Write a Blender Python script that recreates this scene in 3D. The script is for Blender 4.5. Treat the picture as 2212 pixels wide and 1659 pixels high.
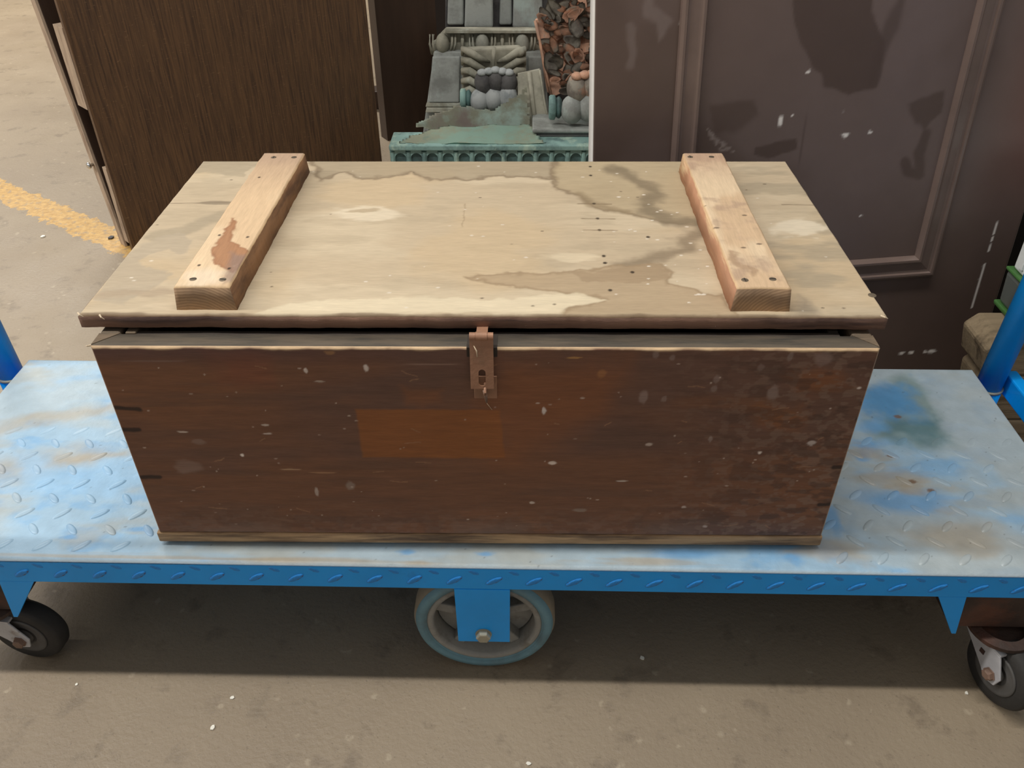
import bpy, bmesh, math, random
import numpy as np
from mathutils import Vector, Matrix, noise as mnoise

for o in list(bpy.data.objects):
    bpy.data.objects.remove(o)
S = bpy.context.scene
C = S.collection
random.seed(7)
FZ = 0.248                      # height of the trolley deck above the floor

# ------------------------------------------------------------------ camera
FPX = 1795.12
CR = np.array([0.99990, 0.0128, -0.0049]); CU = np.array([-0.0037, 0.5980, 0.8015]); CF = np.array([-0.0132, 0.8014, -0.5980])
CR /= np.linalg.norm(CR); CU -= CR * (CU @ CR); CU /= np.linalg.norm(CU); CF = np.cross(CU, CR)
CP = np.array([0.0459, -0.7817, 0.8623 + FZ])
cam = bpy.data.cameras.new('camera')
cam.sensor_width = 36; cam.lens = FPX / 2212 * 36; cam.clip_start = .02
co = bpy.data.objects.new('camera', cam); C.objects.link(co)
B = -CF
co.matrix_world = Matrix(((CR[0], CU[0], B[0], CP[0]), (CR[1], CU[1], B[1], CP[1]), (CR[2], CU[2], B[2], CP[2]), (0, 0, 0, 1)))
S.camera = co

def ray(x, y): return CF + CR * (x - 1106) / FPX - CU * (y - 829.5) / FPX
def on(x, y, ax, val):          # where the sight line of a photo pixel meets the plane axis=val
    d = ray(x, y); return CP + d * (val - CP[ax]) / d[ax]
def at(x, y, Y): return on(x, y, 1, Y)

# ------------------------------------------------------------------ light
W = bpy.data.worlds.new('world'); S.world = W; W.use_nodes = True
W.node_tree.nodes['Background'].inputs[0].default_value = (1.0, .97, .93, 1)
W.node_tree.nodes['Background'].inputs[1].default_value = .34
def tube(name, loc, sx, sy, power, col):
    l = bpy.data.lights.new(name, 'AREA'); l.shape = 'RECTANGLE'; l.size = sx; l.size_y = sy; l.energy = power; l.color = col
    o = bpy.data.objects.new(name, l); C.objects.link(o); o.location = loc
tube('ceiling_tube_row', (-1.3, .05, 3.0), 4.4, .09, 88, (1, .97, .91))
tube('ceiling_tube_row_left', (-4.4, .08, 2.7), 2.6, .09, 105, (1, .97, .91))
tube('ceiling_tube_row_far', (-3.0, 4.2, 3.2), 3.5, .15, 230, (1, .95, .86))
S.view_settings.view_transform = 'Standard'; S.view_settings.look = 'None'
S.view_settings.exposure = 0.0; S.view_settings.gamma = 1; S.view_settings.use_curve_mapping = False

# ------------------------------------------------------------------ helpers
def lin(c):
    c = np.asarray(c, float) / 255
    return np.where(c <= .04045, c / 12.92, ((c + .055) / 1.055) ** 2.4)
def L4(c): return tuple(lin(c)) + (1,)

class NT:
    def __init__(s, name):
        s.m = bpy.data.materials.new(name); s.m.use_nodes = True; s.t = s.m.node_tree; s.n = s.t.nodes
        s.b = s.n['Principled BSDF']
    def new(s, typ, **k):
        n = s.n.new(typ)
        for a, v in k.items(): setattr(n, a, v)
        return n
    def link(s, a, b): s.t.links.new(a, b)
    def noise(s, scale, detail=4, rough=.55, stretch=(1, 1, 1), coord='Object'):
        tc = s.new('ShaderNodeTexCoord'); mp = s.new('ShaderNodeMapping'); mp.inputs['Scale'].default_value = stretch
        s.link(tc.outputs[coord], mp.inputs[0])
        n = s.new('ShaderNodeTexNoise'); n.inputs['Scale'].default_value = scale; n.inputs['Detail'].default_value = detail
        n.inputs['Roughness'].default_value = rough
        s.link(mp.outputs[0], n.inputs['Vector']); return n.outputs['Fac']
    def ramp(s, fac, stops):
        r = s.new('ShaderNodeValToRGB'); e = r.color_ramp.elements
        while len(e) < len(stops): e.new(.5)
        for q, (p, c) in zip(e, stops): q.position = p; q.color = c if len(c) == 4 else tuple(c) + (1,)
        s.link(fac, r.inputs[0]); return r.outputs[0]
    def mix(s, fac, a, b, mode='MIX'):
        n = s.new('ShaderNodeMix', data_type='RGBA', blend_type=mode)
        for sock, v in ((n.inputs[0], fac), (n.inputs[6], a), (n.inputs[7], b)):
            if hasattr(v, 'links') or hasattr(v, 'is_linked'): s.link(v, sock)
            else: sock.default_value = v
        return n.outputs[2]

def mat(name, col=None, rough=.6, var=.2, vscale=18, stretch=(1, 1, 1), bump=.15, bscale=120, metal=0, second=None, coat=0, spec=.4, fine=None):
    """col None -> painted colour attribute; second = (colour, scale, low, high) blotches of another colour"""
    t = NT(name)
    if col is None:
        a = t.new('ShaderNodeAttribute', attribute_name='Col'); base = a.outputs['Color']
    else:
        base = L4(col)
    if second:
        f = t.ramp(t.noise(second[1], 6, .6, stretch), [(second[2], (0, 0, 0)), (second[3], (1, 1, 1))])
        base = t.mix(f, base, L4(second[0]))
    if var:
        g = t.ramp(t.noise(vscale, 5, .6, stretch), [(.25, (1 - var,) * 3), (.75, (1 + var,) * 3)])
        base = t.mix(1.0, base, g, 'MULTIPLY')
    if fine:
        g = t.ramp(t.noise(fine[0], 3, .6, fine[2]), [(.3, (1 - fine[1],) * 3), (.7, (1 + fine[1],) * 3)])
        base = t.mix(1.0, base, g, 'MULTIPLY')
    if hasattr(base, 'is_linked'): t.link(base, t.b.inputs['Base Color'])
    else: t.b.inputs['Base Color'].default_value = base
    t.b.inputs['Roughness'].default_value = rough; t.b.inputs['Metallic'].default_value = metal
    t.b.inputs['Specular IOR Level'].default_value = spec; t.b.inputs['Coat Weight'].default_value = coat
    if bump:
        bn = t.new('ShaderNodeBump'); bn.inputs['Strength'].default_value = bump; bn.inputs['Distance'].default_value = .003
        t.link(t.noise(bscale, 4, .6, stretch), bn.inputs['Height']); t.link(bn.outputs[0], t.b.inputs['Normal'])
    return t.m

def tag(o, label=None, cat=None, group=None, kind=None):
    if label: o['label'] = label
    if cat: o['category'] = cat
    if group: o['group'] = group
    if kind: o['kind'] = kind
    return o
def link(name, me, material=None, parent=None):
    o = bpy.data.objects.new(name, me); C.objects.link(o)
    if material and not me.materials: me.materials.append(material)
    if parent:
        o.parent = parent; o.matrix_parent_inverse = parent.matrix_basis.inverted()
    return o
def empty(name, loc, label, cat, group=None):
    o = bpy.data.objects.new(name, None); C.objects.link(o); o.location = [float(a) for a in loc]; o.empty_display_size = .05
    return tag(o, label, cat, group)
def done(name, bm, material, parent=None, smooth=False, bev=0, seg=2):
    bmesh.ops.recalc_face_normals(bm, faces=bm.faces)
    if bev:
        ed = [e for e in bm.edges if len(e.link_faces) == 2 and e.calc_face_angle(0) > .5]
        bmesh.ops.bevel(bm, geom=ed, offset=bev, segments=seg, affect='EDGES', profile=.5)
    me = bpy.data.meshes.new(name); bm.to_mesh(me); bm.free()
    if smooth: me.polygons.foreach_set('use_smooth', [True] * len(me.polygons))
    return link(name, me, material, parent)
def add_box(bm, x0, x1, y0, y1, z0, z1):
    v = [bm.verts.new((x, y, z)) for x in (x0, x1) for y in (y0, y1) for z in (z0, z1)]
    for f in ((0, 1, 3, 2), (4, 6, 7, 5), (0, 4, 5, 1), (2, 3, 7, 6), (0, 2, 6, 4), (1, 5, 7, 3)): bm.faces.new([v[i] for i in f])
    return v
def box(name, x0, x1, y0, y1, z0, z1, m, parent=None, bev=.001):
    bm = bmesh.new(); add_box(bm, x0, x1, y0, y1, z0, z1); return done(name, bm, m, parent, bev=bev)
def prism(bm, pts, d):           # closed outline extruded by vector d
    a = [bm.verts.new([float(q) for q in p]) for p in pts]; b = [bm.verts.new([float(q) for q in (np.asarray(p) + np.asarray(d))]) for p in pts]
    bm.faces.new(a[::-1]); bm.faces.new(b)
    n = len(a)
    for i in range(n): bm.faces.new((a[i], a[(i + 1) % n], b[(i + 1) % n], b[i]))
def lathe(bm, prof, seg=40, M=Matrix(), wob=None):   # profile of (radius, height) about local Z
    rings = []
    for r, h in prof:
        rings.append([bm.verts.new(M @ Vector(((r * (wob(2 * math.pi * k / seg, h) if wob else 1)) * math.cos(2 * math.pi * k / seg),
                     (r * (wob(2 * math.pi * k / seg, h) if wob else 1)) * math.sin(2 * math.pi * k / seg), h))) for k in range(seg)])
    for a, b in zip(rings, rings[1:]):
        for k in range(seg): bm.faces.new((a[k], a[(k + 1) % seg], b[(k + 1) % seg], b[k]))
    bm.faces.new(rings[0][::-1]); bm.faces.new(rings[-1])
def axis_matrix(p, z):
    z = Vector(z).normalized(); q = z.to_track_quat('Z', 'Y'); return Matrix.Translation(Vector([float(a) for a in p])) @ q.to_matrix().to_4x4()
def tube_mesh(bm, pts, r, seg=10):
    rings = []
    pts = [Vector([float(a) for a in p]) for p in pts]
    for i, p in enumerate(pts):
        d = (pts[min(i + 1, len(pts) - 1)] - pts[max(i - 1, 0)]).normalized()
        q = d.to_track_quat('Z', 'Y').to_matrix()
        rr = r[i] if isinstance(r, (list, tuple)) else r
        rings.append([bm.verts.new(p + q @ Vector((rr * math.cos(2 * math.pi * k / seg), rr * math.sin(2 * math.pi * k / seg), 0))) for k in range(seg)])
    for a, b in zip(rings, rings[1:]):
        for k in range(seg): bm.faces.new((a[k], a[(k + 1) % seg], b[(k + 1) % seg], b[k]))
    bm.faces.new(rings[0][::-1]); bm.faces.new(rings[-1])

# --- numpy noise used to paint stains and wear
def vnoise(x, y, seed=0):
    xi = np.floor(x).astype(np.int64); yi = np.floor(y).astype(np.int64); fx = x - xi; fy = y - yi
    fx = fx * fx * (3 - 2 * fx); fy = fy * fy * (3 - 2 * fy)
    def h(a, b):
        n = (a * 374761393 + b * 668265263 + seed * 2147483647) & 0xffffffff
        n = ((n ^ (n >> 13)) * 1274126177) & 0xffffffff
        return ((n ^ (n >> 16)) & 0xffff) / 65535.
    return (h(xi, yi) * (1 - fx) + h(xi + 1, yi) * fx) * (1 - fy) + (h(xi, yi + 1) * (1 - fx) + h(xi + 1, yi + 1) * fx) * fy
def fbm(x, y, sx, sy=None, o=4, seed=0):
    sy = sy or sx; s = 0; a = .5; t = 0
    for k in range(o):
        s = s + a * vnoise(x * sx * 2 ** k, y * sy * 2 ** k, seed + k * 17); t += a; a *= .5
    return s / t
def sm(a, b, x):
    t = np.clip((x - a) / (b - a), 0, 1); return t * t * (3 - 2 * t)
def seg_dist(x, y, pts, closed=False):
    d = np.full(x.shape, 1e9); P = list(pts)
    for i in range(len(P) - (0 if closed else 1)):
        ax, ay = P[i]; bx, by = P[(i + 1) % len(P)]; vx, vy = bx - ax, by - ay
        t = np.clip(((x - ax) * vx + (y - ay) * vy) / (vx * vx + vy * vy + 1e-12), 0, 1)
        d = np.minimum(d, np.hypot(x - ax - t * vx, y - ay - t * vy))
    return d
def poly_sd(x, y, pts):         # signed distance, positive inside
    ins = np.zeros(x.shape, bool); n = len(pts)
    for i in range(n):
        ax, ay = pts[i]; bx, by = pts[(i + 1) % n]
        if ay == by: continue
        ins ^= ((ay > y) != (by > y)) & (x < (bx - ax) * (y - ay) / (by - ay) + ax)
    d = seg_dist(x, y, pts, True); return np.where(ins, d, -d)
class Paint:
    def __init__(s, x, y, col):
        s.x, s.y = x, y; s.c = np.tile(lin(col), (len(x), 1))
    def to(s, col, m):
        m = np.clip(m, 0, 1)[:, None]; s.c = s.c * (1 - m) + lin(col) * m
    def mul(s, f): s.c = s.c * np.asarray(f).reshape(-1, 1)
    def warp(s, amt, sc, seed):
        return s.x + (fbm(s.x, s.y, sc, seed=seed) - .5) * amt, s.y + (fbm(s.x, s.y, sc, seed=seed + 5) - .5) * amt
    def poly(s, pts, col, a=1, soft=.004, amt=.012, sc=60, seed=1, edge=0, ecol=None, ew=.003):
        x, y = s.warp(amt, sc, seed); d = poly_sd(x, y, pts)
        s.to(col, a * sm(-soft, soft, d))
        if edge: s.to(ecol, edge * np.exp(-((d - ew * .4) / ew) ** 2))
    def line(s, pts, col, w, a=1, soft=.3, amt=.006, sc=60, seed=3):
        x, y = s.warp(amt, sc, seed); d = seg_dist(x, y, pts); s.to(col, a * (1 - sm(w * (1 - soft), w * (1 + soft), d)))
    def dot(s, p, rx, ry, col, a=1, amt=.25, soft=.3):
        k = np.nonzero((abs(s.x - p[0]) < rx * 2.6) & (abs(s.y - p[1]) < ry * 2.6))[0]
        if not len(k): return
        x, y = s.x[k], s.y[k]
        q = np.hypot((x - p[0]) / rx, (y - p[1]) / ry) * np.maximum(.55, 1 + min(amt, .5) * (fbm(x / rx, y / ry, 1.1, seed=int(abs(p[0]) * 9999)) - .5) * 3)
        m = (a * (1 - sm(1 - soft, 1 + soft, q)))[:, None]; s.c[k] = s.c[k] * (1 - m) + lin(col) * m

def slab(name, O, U, V, N, w, h, t, nu, nv, colf, m, parent=None, ch=.0015, rim=None, side=(90, 70, 55), flare=(0, 0), m2=None, wav=0):
    """board with a finely gridded face (painted), chamfered rim, plain sides and back; N points out of the face"""
    O, U, V, N = [np.asarray(q, float) for q in (O, U, V, N)]
    u = np.linspace(ch, w - ch, nu); v = np.linspace(ch, h - ch, nv)
    uu, vv = np.meshgrid(u, v); uu = uu.ravel(); vv = vv.ravel()
    P = O + uu[:, None] * U + vv[:, None] * V
    col = colf(uu, vv, P)
    idx = np.arange(nu * nv).reshape(nv, nu)
    loop = np.concatenate([idx[0, :], idx[1:, -1], idx[-1, -2::-1], idx[-2:0:-1, 0]])
    lu, lv = uu[loop], vv[loop]
    ou = np.where(lu < ch * 1.01, 0, np.where(lu > w - ch * 1.01, w, lu)); ov = np.where(lv < ch * 1.01, 0, np.where(lv > h - ch * 1.01, h, lv))
    k = len(loop)
    wob = (fbm(ou * 40 + ov * 13, ov * 40, 1, seed=4) - .5) * wav
    def ring(fu, fv, dn):
        a = np.where(ou == 0, -fu, np.where(ou == w, w + fu, ou)); b = np.where(ov == 0, -fv, np.where(ov == h, h + fv, ov))
        a = a + np.where(ou == 0, wob, np.where(ou == w, -wob, 0)); b = b + np.where(ov == 0, wob, np.where(ov == h, -wob, 0))
        return O + a[:, None] * U + b[:, None] * V - N * dn
    R1 = ring(0, 0, ch); R2 = ring(flare[0], flare[1], t)
    n0 = nu * nv
    verts = np.concatenate([P, R1, R2])
    rc = lin(rim if rim is not None else side); sc = lin(side)
    cols = np.concatenate([col, np.tile(rc, (k, 1)), np.tile(sc, (k, 1))])
    quads = np.stack([idx[:-1, :-1].ravel(), idx[:-1, 1:].ravel(), idx[1:, 1:].ravel(), idx[1:, :-1].ravel()], 1)
    j = np.arange(k); jn = (j + 1) % k
    q1 = np.stack([loop[jn], loop[j], n0 + j, n0 + jn], 1); q2 = np.stack([n0 + jn, n0 + j, n0 + k + j, n0 + k + jn], 1)
    flip = np.dot(np.cross(U, V), N) < 0
    F = np.concatenate([quads, q1, q2])
    if flip: F = F[:, ::-1]
    nf = len(F); back = (n0 + k + j)
    if not flip: back = back[::-1]
    me = bpy.data.meshes.new(name)
    me.vertices.add(len(verts)); me.vertices.foreach_set('co', verts.astype(np.float32).ravel())
    me.loops.add(nf * 4 + k); me.loops.foreach_set('vertex_index', np.concatenate([F.ravel(), back]).astype(np.int32))
    me.polygons.add(nf + 1)
    me.polygons.foreach_set('loop_start', np.concatenate([np.arange(nf) * 4, [nf * 4]]).astype(np.int32))
    me.polygons.foreach_set('loop_total', np.concatenate([np.full(nf, 4), [k]]).astype(np.int32))
    me.materials.append(m)
    if m2:
        me.materials.append(m2); mi = np.zeros(nf + 1, np.int32); mi[len(quads) + k:] = 1; me.polygons.foreach_set('material_index', mi)
    me.update(calc_edges=True); me.validate()
    a = me.color_attributes.new('Col', 'FLOAT_COLOR', 'POINT')
    a.data.foreach_set('color', np.concatenate([cols, np.ones((len(cols), 1))], 1).astype(np.float32).ravel())
    return link(name, me, None, parent)

def copy_child(o, parent, loc=None, rotz=None):
    c = o.copy(); C.objects.link(c); c.parent = parent
    if loc is not None: c.location = loc
    return c

# ------------------------------------------------------------------ floor
t = NT('concrete_floor')
base = t.ramp(t.noise(2.2, 6, .6), [(.3, L4((132, 117, 98))), (.7, L4((146, 131, 110)))])
base = t.mix(t.ramp(t.noise(14, 5, .65), [(.56, (0, 0, 0)), (.66, (1, 1, 1))]), base, L4((124, 110, 92)))
vo = t.new('ShaderNodeTexVoronoi'); vo.inputs['Scale'].default_value = 26; vo.inputs['Randomness'].default_value = 1
tc = t.new('ShaderNodeTexCoord'); t.link(tc.outputs['Object'], vo.inputs['Vector'])
spot = t.ramp(vo.outputs['Distance'], [(.12, (.9, .9, .9)), (.2, (0, 0, 0))])
gate = t.ramp(t.noise(60, 2, .5), [(.5, (0, 0, 0)), (.6, (.6, .6, .6))])
base = t.mix(t.mix(1.0, spot, gate, 'MULTIPLY'), base, L4((170, 156, 134)))
base = t.mix(t.ramp(t.noise(210, 3, .6), [(.62, (0, 0, 0)), (.7, (.5, .5, .5))]), base, L4((98, 86, 72)))
# worn yellow guide line with ragged edges
sx = t.new('ShaderNodeSeparateXYZ'); t.link(tc.outputs['Object'], sx.inputs[0])
def math_node(op, a, b=None, c=None):
    n = t.new('ShaderNodeMath', operation=op)
    for i, v in enumerate((a, b, c)):
        if v is None: continue
        if hasattr(v, 'is_linked'): t.link(v, n.inputs[i])
        else: n.inputs[i].default_value = v
    return n.outputs[0]
dist = math_node('ADD', math_node('MULTIPLY', sx.outputs[0], .564), math_node('MULTIPLY', sx.outputs[1], .826))
nz = math_node('MULTIPLY', math_node('SUBTRACT', t.noise(26, 5, .7), .5), .09)
dd = math_node('ABSOLUTE', math_node('SUBTRACT', math_node('ADD', dist, nz), .512))
mask = math_node('MULTIPLY', math_node('LESS_THAN', dd, .047), math_node('LESS_THAN', sx.outputs[0], -.9))
mask = math_node('MULTIPLY', mask, t.ramp(t.noise(48, 4, .7), [(.36, (.25, .25, .25)), (.46, (1, 1, 1))]))
yel = t.ramp(t.noise(60, 4, .6), [(.35, L4((166, 128, 68))), (.65, L4((196, 158, 92)))])
base = t.mix(mask, base, yel)
t.link(base, t.b.inputs['Base Color'])
t.link(t.ramp(t.noise(5, 4), [(.3, (.42,) * 3), (.7, (.6,) * 3)]), t.b.inputs['Roughness'])
bn = t.new('ShaderNodeBump'); bn.inputs['Strength'].default_value = .35; bn.inputs['Distance'].default_value = .004
t.link(t.noise(110, 5, .65), bn.inputs['Height']); t.link(bn.outputs[0], t.b.inputs['Normal'])
bm = bmesh.new(); add_box(bm, -7, 7, -5, 9, -.1, 0)
fl = done('floor', bm, t.m); tag(fl, 'warm grey worn concrete floor with flaked yellow line', kind='structure')
box('wall_back', -7, 7, 9, 9.2, 0, 3.6, mat('plaster', (150, 142, 130), .9)); tag(bpy.data.objects['wall_back'], kind='structure')

# ------------------------------------------------------------------ trolley
TH = -.0122
cth, sth = math.cos(TH), math.sin(TH)
troll = empty('platform_trolley', (0, 0, 0), 'blue steel platform trolley with tread plate deck carrying the wooden chest', 'trolley')
def D(x, y, z=0): return np.array([x * cth - y * sth, x * sth + y * cth, FZ + z])
UX = np.array([cth, sth, 0]); UY = np.array([-sth, cth, 0]); UZ = np.array([0, 0, 1.])
XL, XR, YF, YB = -.8587, .8368, -.0358, .4335
BLUE = (6, 162, 252)
m_blue = mat('blue_paint', BLUE, .42, .1, 9, bump=.12, bscale=60, second=((26, 124, 206), 14, .66, .8), coat=.15)
m_deck = mat('worn_deck_paint', None, .46, .06, 40, bump=.25, bscale=150)
m_dark = mat('dark_rusty_steel', (62, 48, 42), .6, .35, 20, bump=.4, bscale=90, second=((92, 58, 44), 12, .52, .7))
def dl(px, py):                  # photo pixel to deck-local point
    p = on(px, py, 2, FZ); return (float(p[0] * cth + p[1] * sth), float(-p[0] * sth + p[1] * cth))
def deck_col(u, v, P):
    x = u + XL; y = v + YF; p = Paint(x, y, (160, 192, 216))
    n1 = fbm(x, y, 7, 14, 5, 11); n2 = fbm(x, y, 16, 30, 5, 12); n3 = fbm(x, y, 60, 60, 3, 13)
    p.to((176, 192, 200), sm(.42, .66, n1) * .8); p.to((128, 178, 220), sm(.48, .66, n2) * sm(.35, .6, 1 - n1) * .7)
    p.to((176, 176, 166), sm(.55, .72, fbm(x, y, 7, 18, 5, 14)) * .6)
    for a, b, wd in (((0, 925), (250, 880), .016), ((0, 1010), (180, 990), .03), ((120, 1000), (260, 985), .012)):
        q = [dl(*a), dl(*b)]; p.line(q, (178, 164, 140), wd, .6, .9, .04, 30, 21)
    p.poly([dl(*q) for q in ((40, 985), (140, 1000), (300, 990), (320, 1060), (180, 1075), (60, 1050))], (150, 194, 230), .7, .02, .05, 30, 5)
    R = x > .42
    p.to((178, 186, 186), R * sm(.4, .6, fbm(x, y, 6, 9, 4, 31)) * .7)
    p.poly([dl(*q) for q in ((1875, 845), (1960, 812), (2020, 850), (2040, 930), (2075, 950), (1990, 965), (1900, 955))], (118, 142, 140), .75, .02, .05, 30, 6)
    p.poly([dl(*q) for q in ((1870, 835), (1950, 830), (1975, 870), (1985, 905), (1930, 905), (1880, 885), (1850, 870))], (70, 144, 202), .75, .02, .05, 36, 7)
    p.poly([dl(*q) for q in ((1930, 910), (2020, 900), (2050, 935), (1990, 950), (1920, 935))], (84, 122, 130), .7, .02, .05, 40, 8)
    for q, rx, ry in (((1890, 920), .022, .016), ((1870, 965), .016, .014), ((1862, 988), .01, .01), ((1795, 1120), .012, .03), ((1955, 1085), .06, .02), ((1712, 1205), .012, .01), ((1480, 1195), .05, .008), ((880, 1192), .012, .004), ((1048, 1197), .01, .004), ((150, 1160), .01, .005), ((300, 1143), .02, .004)):
        p.dot(dl(*q), rx, ry, (100, 164, 218), .7, .3, .6)
    for q, rx, ry in (((1870, 980), .035, .014), ((1930, 1030), .05, .02), ((1800, 1190), .04, .018), ((2080, 1160), .06, .03), ((1970, 1060), .02, .012), ((900, 1218), .02, .004), ((650, 1210), .12, .005), ((250, 1203), .2, .004), ((1400, 1212), .06, .005)):
        p.dot(dl(*q), rx, ry, (176, 160, 134), .6, .5, .6)
    for q in ((1970, 1040), (2012, 1060), (1940, 900), (1925, 985)): p.dot(dl(*q), .006, .004, (120, 88, 60), .8)
    p.to((82, 84, 84), sm(.965, .98, vnoise(x * 190, y * 190, 41)) * .5)
    p.mul((1 + (n3 - .5) * .18) * .9)
    return p.c
deck = slab('deck_plate', D(XL, YF), UX, UY, UZ, XR - XL, YB - YF, .006, 760, 220, deck_col, m_deck, troll, .003, (190, 205, 215), BLUE)
def lip(name, y0, y1, hz):
    bm = bmesh.new(); prism(bm, [D(XL, y0, -.0035), D(XR, y0, -.0035), D(XR, y0, -hz), D(XL, y0, -hz)], UY * (y1 - y0))
    return done(name, bm, m_blue, troll, bev=.0015)
lipf = lip('front_lip', YF, YF + .005, .047); lip('rear_lip', YB - .005, YB, .047)
for xx in (XL, XR - .005):
    bm = bmesh.new(); prism(bm, [D(xx, YF + .006, -.0062), D(xx, YB - .006, -.0062), D(xx, YB - .006, -.047), D(xx, YF + .006, -.047)], UX * .005); done('end_lip', bm, m_blue, troll)
# raised tread lozenges
def lozenge(name, L, Wd, H, m):
    bm = bmesh.new(); n = 12; rings = []
    for s, hh in ((1, -.0004), (.82, H * .55), (.5, H * .95)):
        rings.append([bm.verts.new((math.copysign(abs(math.cos(a)) ** .9, math.cos(a)) * L / 2 * (s ** .6), math.sin(a) * Wd / 2 * s, hh)) for a in [2 * math.pi * k / n for k in range(n)]])
    for a, b in zip(rings, rings[1:]):
        for k in range(n): bm.faces.new((a[k], a[(k + 1) % n], b[(k + 1) % n], b[k]))
    bm.faces.new(rings[-1])
    me = bpy.data.meshes.new(name); bm.to_mesh(me); bm.free(); me.materials.append(m)
    me.polygons.foreach_set('use_smooth', [True] * len(me.polygons)); return me
m_tread = mat('worn_tread', (158, 188, 210), .42, .1, 12, bump=.15, second=((140, 178, 212), 9, .5, .62), spec=.5)
oi = None
_t = NT('worn_tread_local'); oi = _t.new('ShaderNodeObjectInfo'); _g = _t.ramp(_t.noise(30, 4), [(.3, (.9,) * 3), (.7, (1.12,) * 3)])
_t.link(_t.mix(1.0, oi.outputs['Color'], _g, 'MULTIPLY'), _t.b.inputs['Base Color']); _t.b.inputs['Roughness'].default_value = .4
m_tread = _t.m
m_treadrust = mat('rust_chipped_tread', (40, 140, 222), .5, .2, 60, bump=.4, bscale=200, second=((88, 56, 48), 70, .55, .62))
me_t = lozenge('tread_bump', .030, .011, .0018, m_tread); me_l = lozenge('tread_bump', .029, .0105, .002, m_treadrust); me_s = lozenge('tread_bump', .017, .007, .002, m_treadrust)
def bump(me, p, ang, parent, sc=1, face=False):
    o = bpy.data.objects.new('tread_bump', me); C.objects.link(o)
    o.location = [float(a) for a in p]
    o.rotation_euler = (math.pi / 2, ang, TH) if face else (0, 0, ang + TH)
    if face: o.rotation_euler = (Matrix.Rotation(TH, 3, 'Z') @ Matrix.Rotation(math.pi / 2, 3, 'X') @ Matrix.Rotation(ang, 3, 'Z')).to_euler()
    o.scale = (1, 1, sc); o.parent = parent; return o
sxp, syp = .0548, .0610
for fam in (0, 1):
    for i in range(-17, 18):
        for j in range(-2, 9):
            x = .0125 + (i + .5 * fam) * sxp; y = .0200 + (j + .5 * fam) * syp
            if not (XL + .015 < x < XR - .015 and YF + .012 < y < YB - .012): continue
            if -.46 < x < .46 and y > -.012: continue
            wear = 1.0 if y < .13 else max(.12, 1 - (y - .13) * 6)
            if -.46 < x < .46: wear = .3
            if y > .26: continue
            ob = bump(me_t, D(x, y, 0), (3 if fam == 0 else 1) * math.pi / 4 + random.uniform(-.08, .08), deck, wear)
            cc = deck_col(np.array([x - XL]), np.array([y - YF]), None)[0]; ob.color = (*[float(q) * 1.03 for q in cc], 1)
for i in range(-16, 16):
    x = .008 + i * .0543
    if XL + .02 < x < XR - .02:
        bump(me_l, D(x, YF, -.0285), .62 + random.uniform(-.06, .06), lipf, 1, True)
        if -.75 < x < .78: bump(me_s, D(x + .027, YF, -.0125), -.5, lipf, .3, True)
# end beams, gussets
for s in (-1, 1):
    g0, g1, g2 = (.612, .650, .660) if s > 0 else (.634, .684, .692)
    xa, xb = sorted((s * (g1 + .004), s * .83))
    bm = bmesh.new(); prism(bm, [D(xa, YF + .012, -.048), D(xb, YF + .012, -.048), D(xb, YF + .012, -.125), D(xa, YF + .012, -.125)], UY * .44)
    done('end_beam', bm, m_dark, troll, bev=.002)
    for yy in (YF + .001, YB - .006):
        bm = bmesh.new(); prism(bm, [D(s * g0, yy, -.0475), D(s * g1, yy, -.0475), D(s * g2, yy, -.127), D(s * (g2 - .006), yy, -.127)], UY * .005)
        done('gusset', bm, m_blue, troll, bev=.0006)
# centre wheels on an axle
m_tyre = mat('blue_grey_tyre', (104, 142, 156), .55, .12, 30, bump=.2, second=((92, 112, 118), 12, .5, .7))
m_tread2 = mat('dusty_tyre_tread', (150, 138, 118), .8, .15, 40)
m_rim = mat('grey_cast_rim', (148, 146, 140), .6, .15, 30, bump=.3, bscale=120, second=((104, 96, 84), 16, .52, .7))
m_bolt = mat('zinc_bolt', (168, 164, 148), .4, .15, 60, metal=.3)
def big_wheel(yc, face):
    axz = -.144
    rim_o = None
    Mx = axis_matrix(D(-.0092, yc, axz), UY * face)    # local Z points to the outside face
    bm = bmesh.new(); lathe(bm, [(.0835, .018), (.0855, .0215), (.0865, .0205), (.089, .0235), (.0975, .0225), (.1005, .017)], 64, Mx)
    bm.faces.ensure_lookup_table()
    for f in [f for f in bm.faces if len(f.verts) > 4]: bm.faces.remove(f)
    wh = done('wheel_tyre', bm, m_tyre, troll, True)
    bm = bmesh.new(); lathe(bm, [(.0838, -.024), (.098, -.023), (.1035, -.014), (.1035, .010), (.1005, .0168)], 64, Mx)
    for f in [f for f in bm.faces if len(f.verts) > 4]: bm.faces.remove(f)
    tr = done('tyre_tread', bm, m_tread2, troll, True)
    bm = bmesh.new(); lathe(bm, [(.0842, -.024), (.0842, .0185), (.0815, .0205), (.0755, .0195), (.0735, .015), (.0725, -.004), (.0725, -.024), (.0838, -.0245)], 64, Mx)
    for f in [f for f in bm.faces if len(f.verts) > 4]: bm.faces.remove(f)
    rim = done('wheel_rim', bm, m_rim, troll, True)
    bm = bmesh.new(); lathe(bm, [(.024, -.024), (.024, .018), (.018, .02)], 32, Mx); done('wheel_hub', bm, m_rim, troll)
    for k in range(5):
        a = 2 * math.pi * k / 5 + .35
        bm = bmesh.new(); add_box(bm, .02, .0735, -.0085, .0085, -.012, .006)
        bmesh.ops.transform(bm, matrix=Mx @ Matrix.Rotation(a, 4, 'Z'), verts=bm.verts); done('wheel_spoke', bm, m_rim, troll, bev=.002)
    bm = bmesh.new(); lathe(bm, [(.0715, -.014), (.0715, -.011)], 48, Mx); done('wheel_disc', bm, m_rim, troll)
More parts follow.
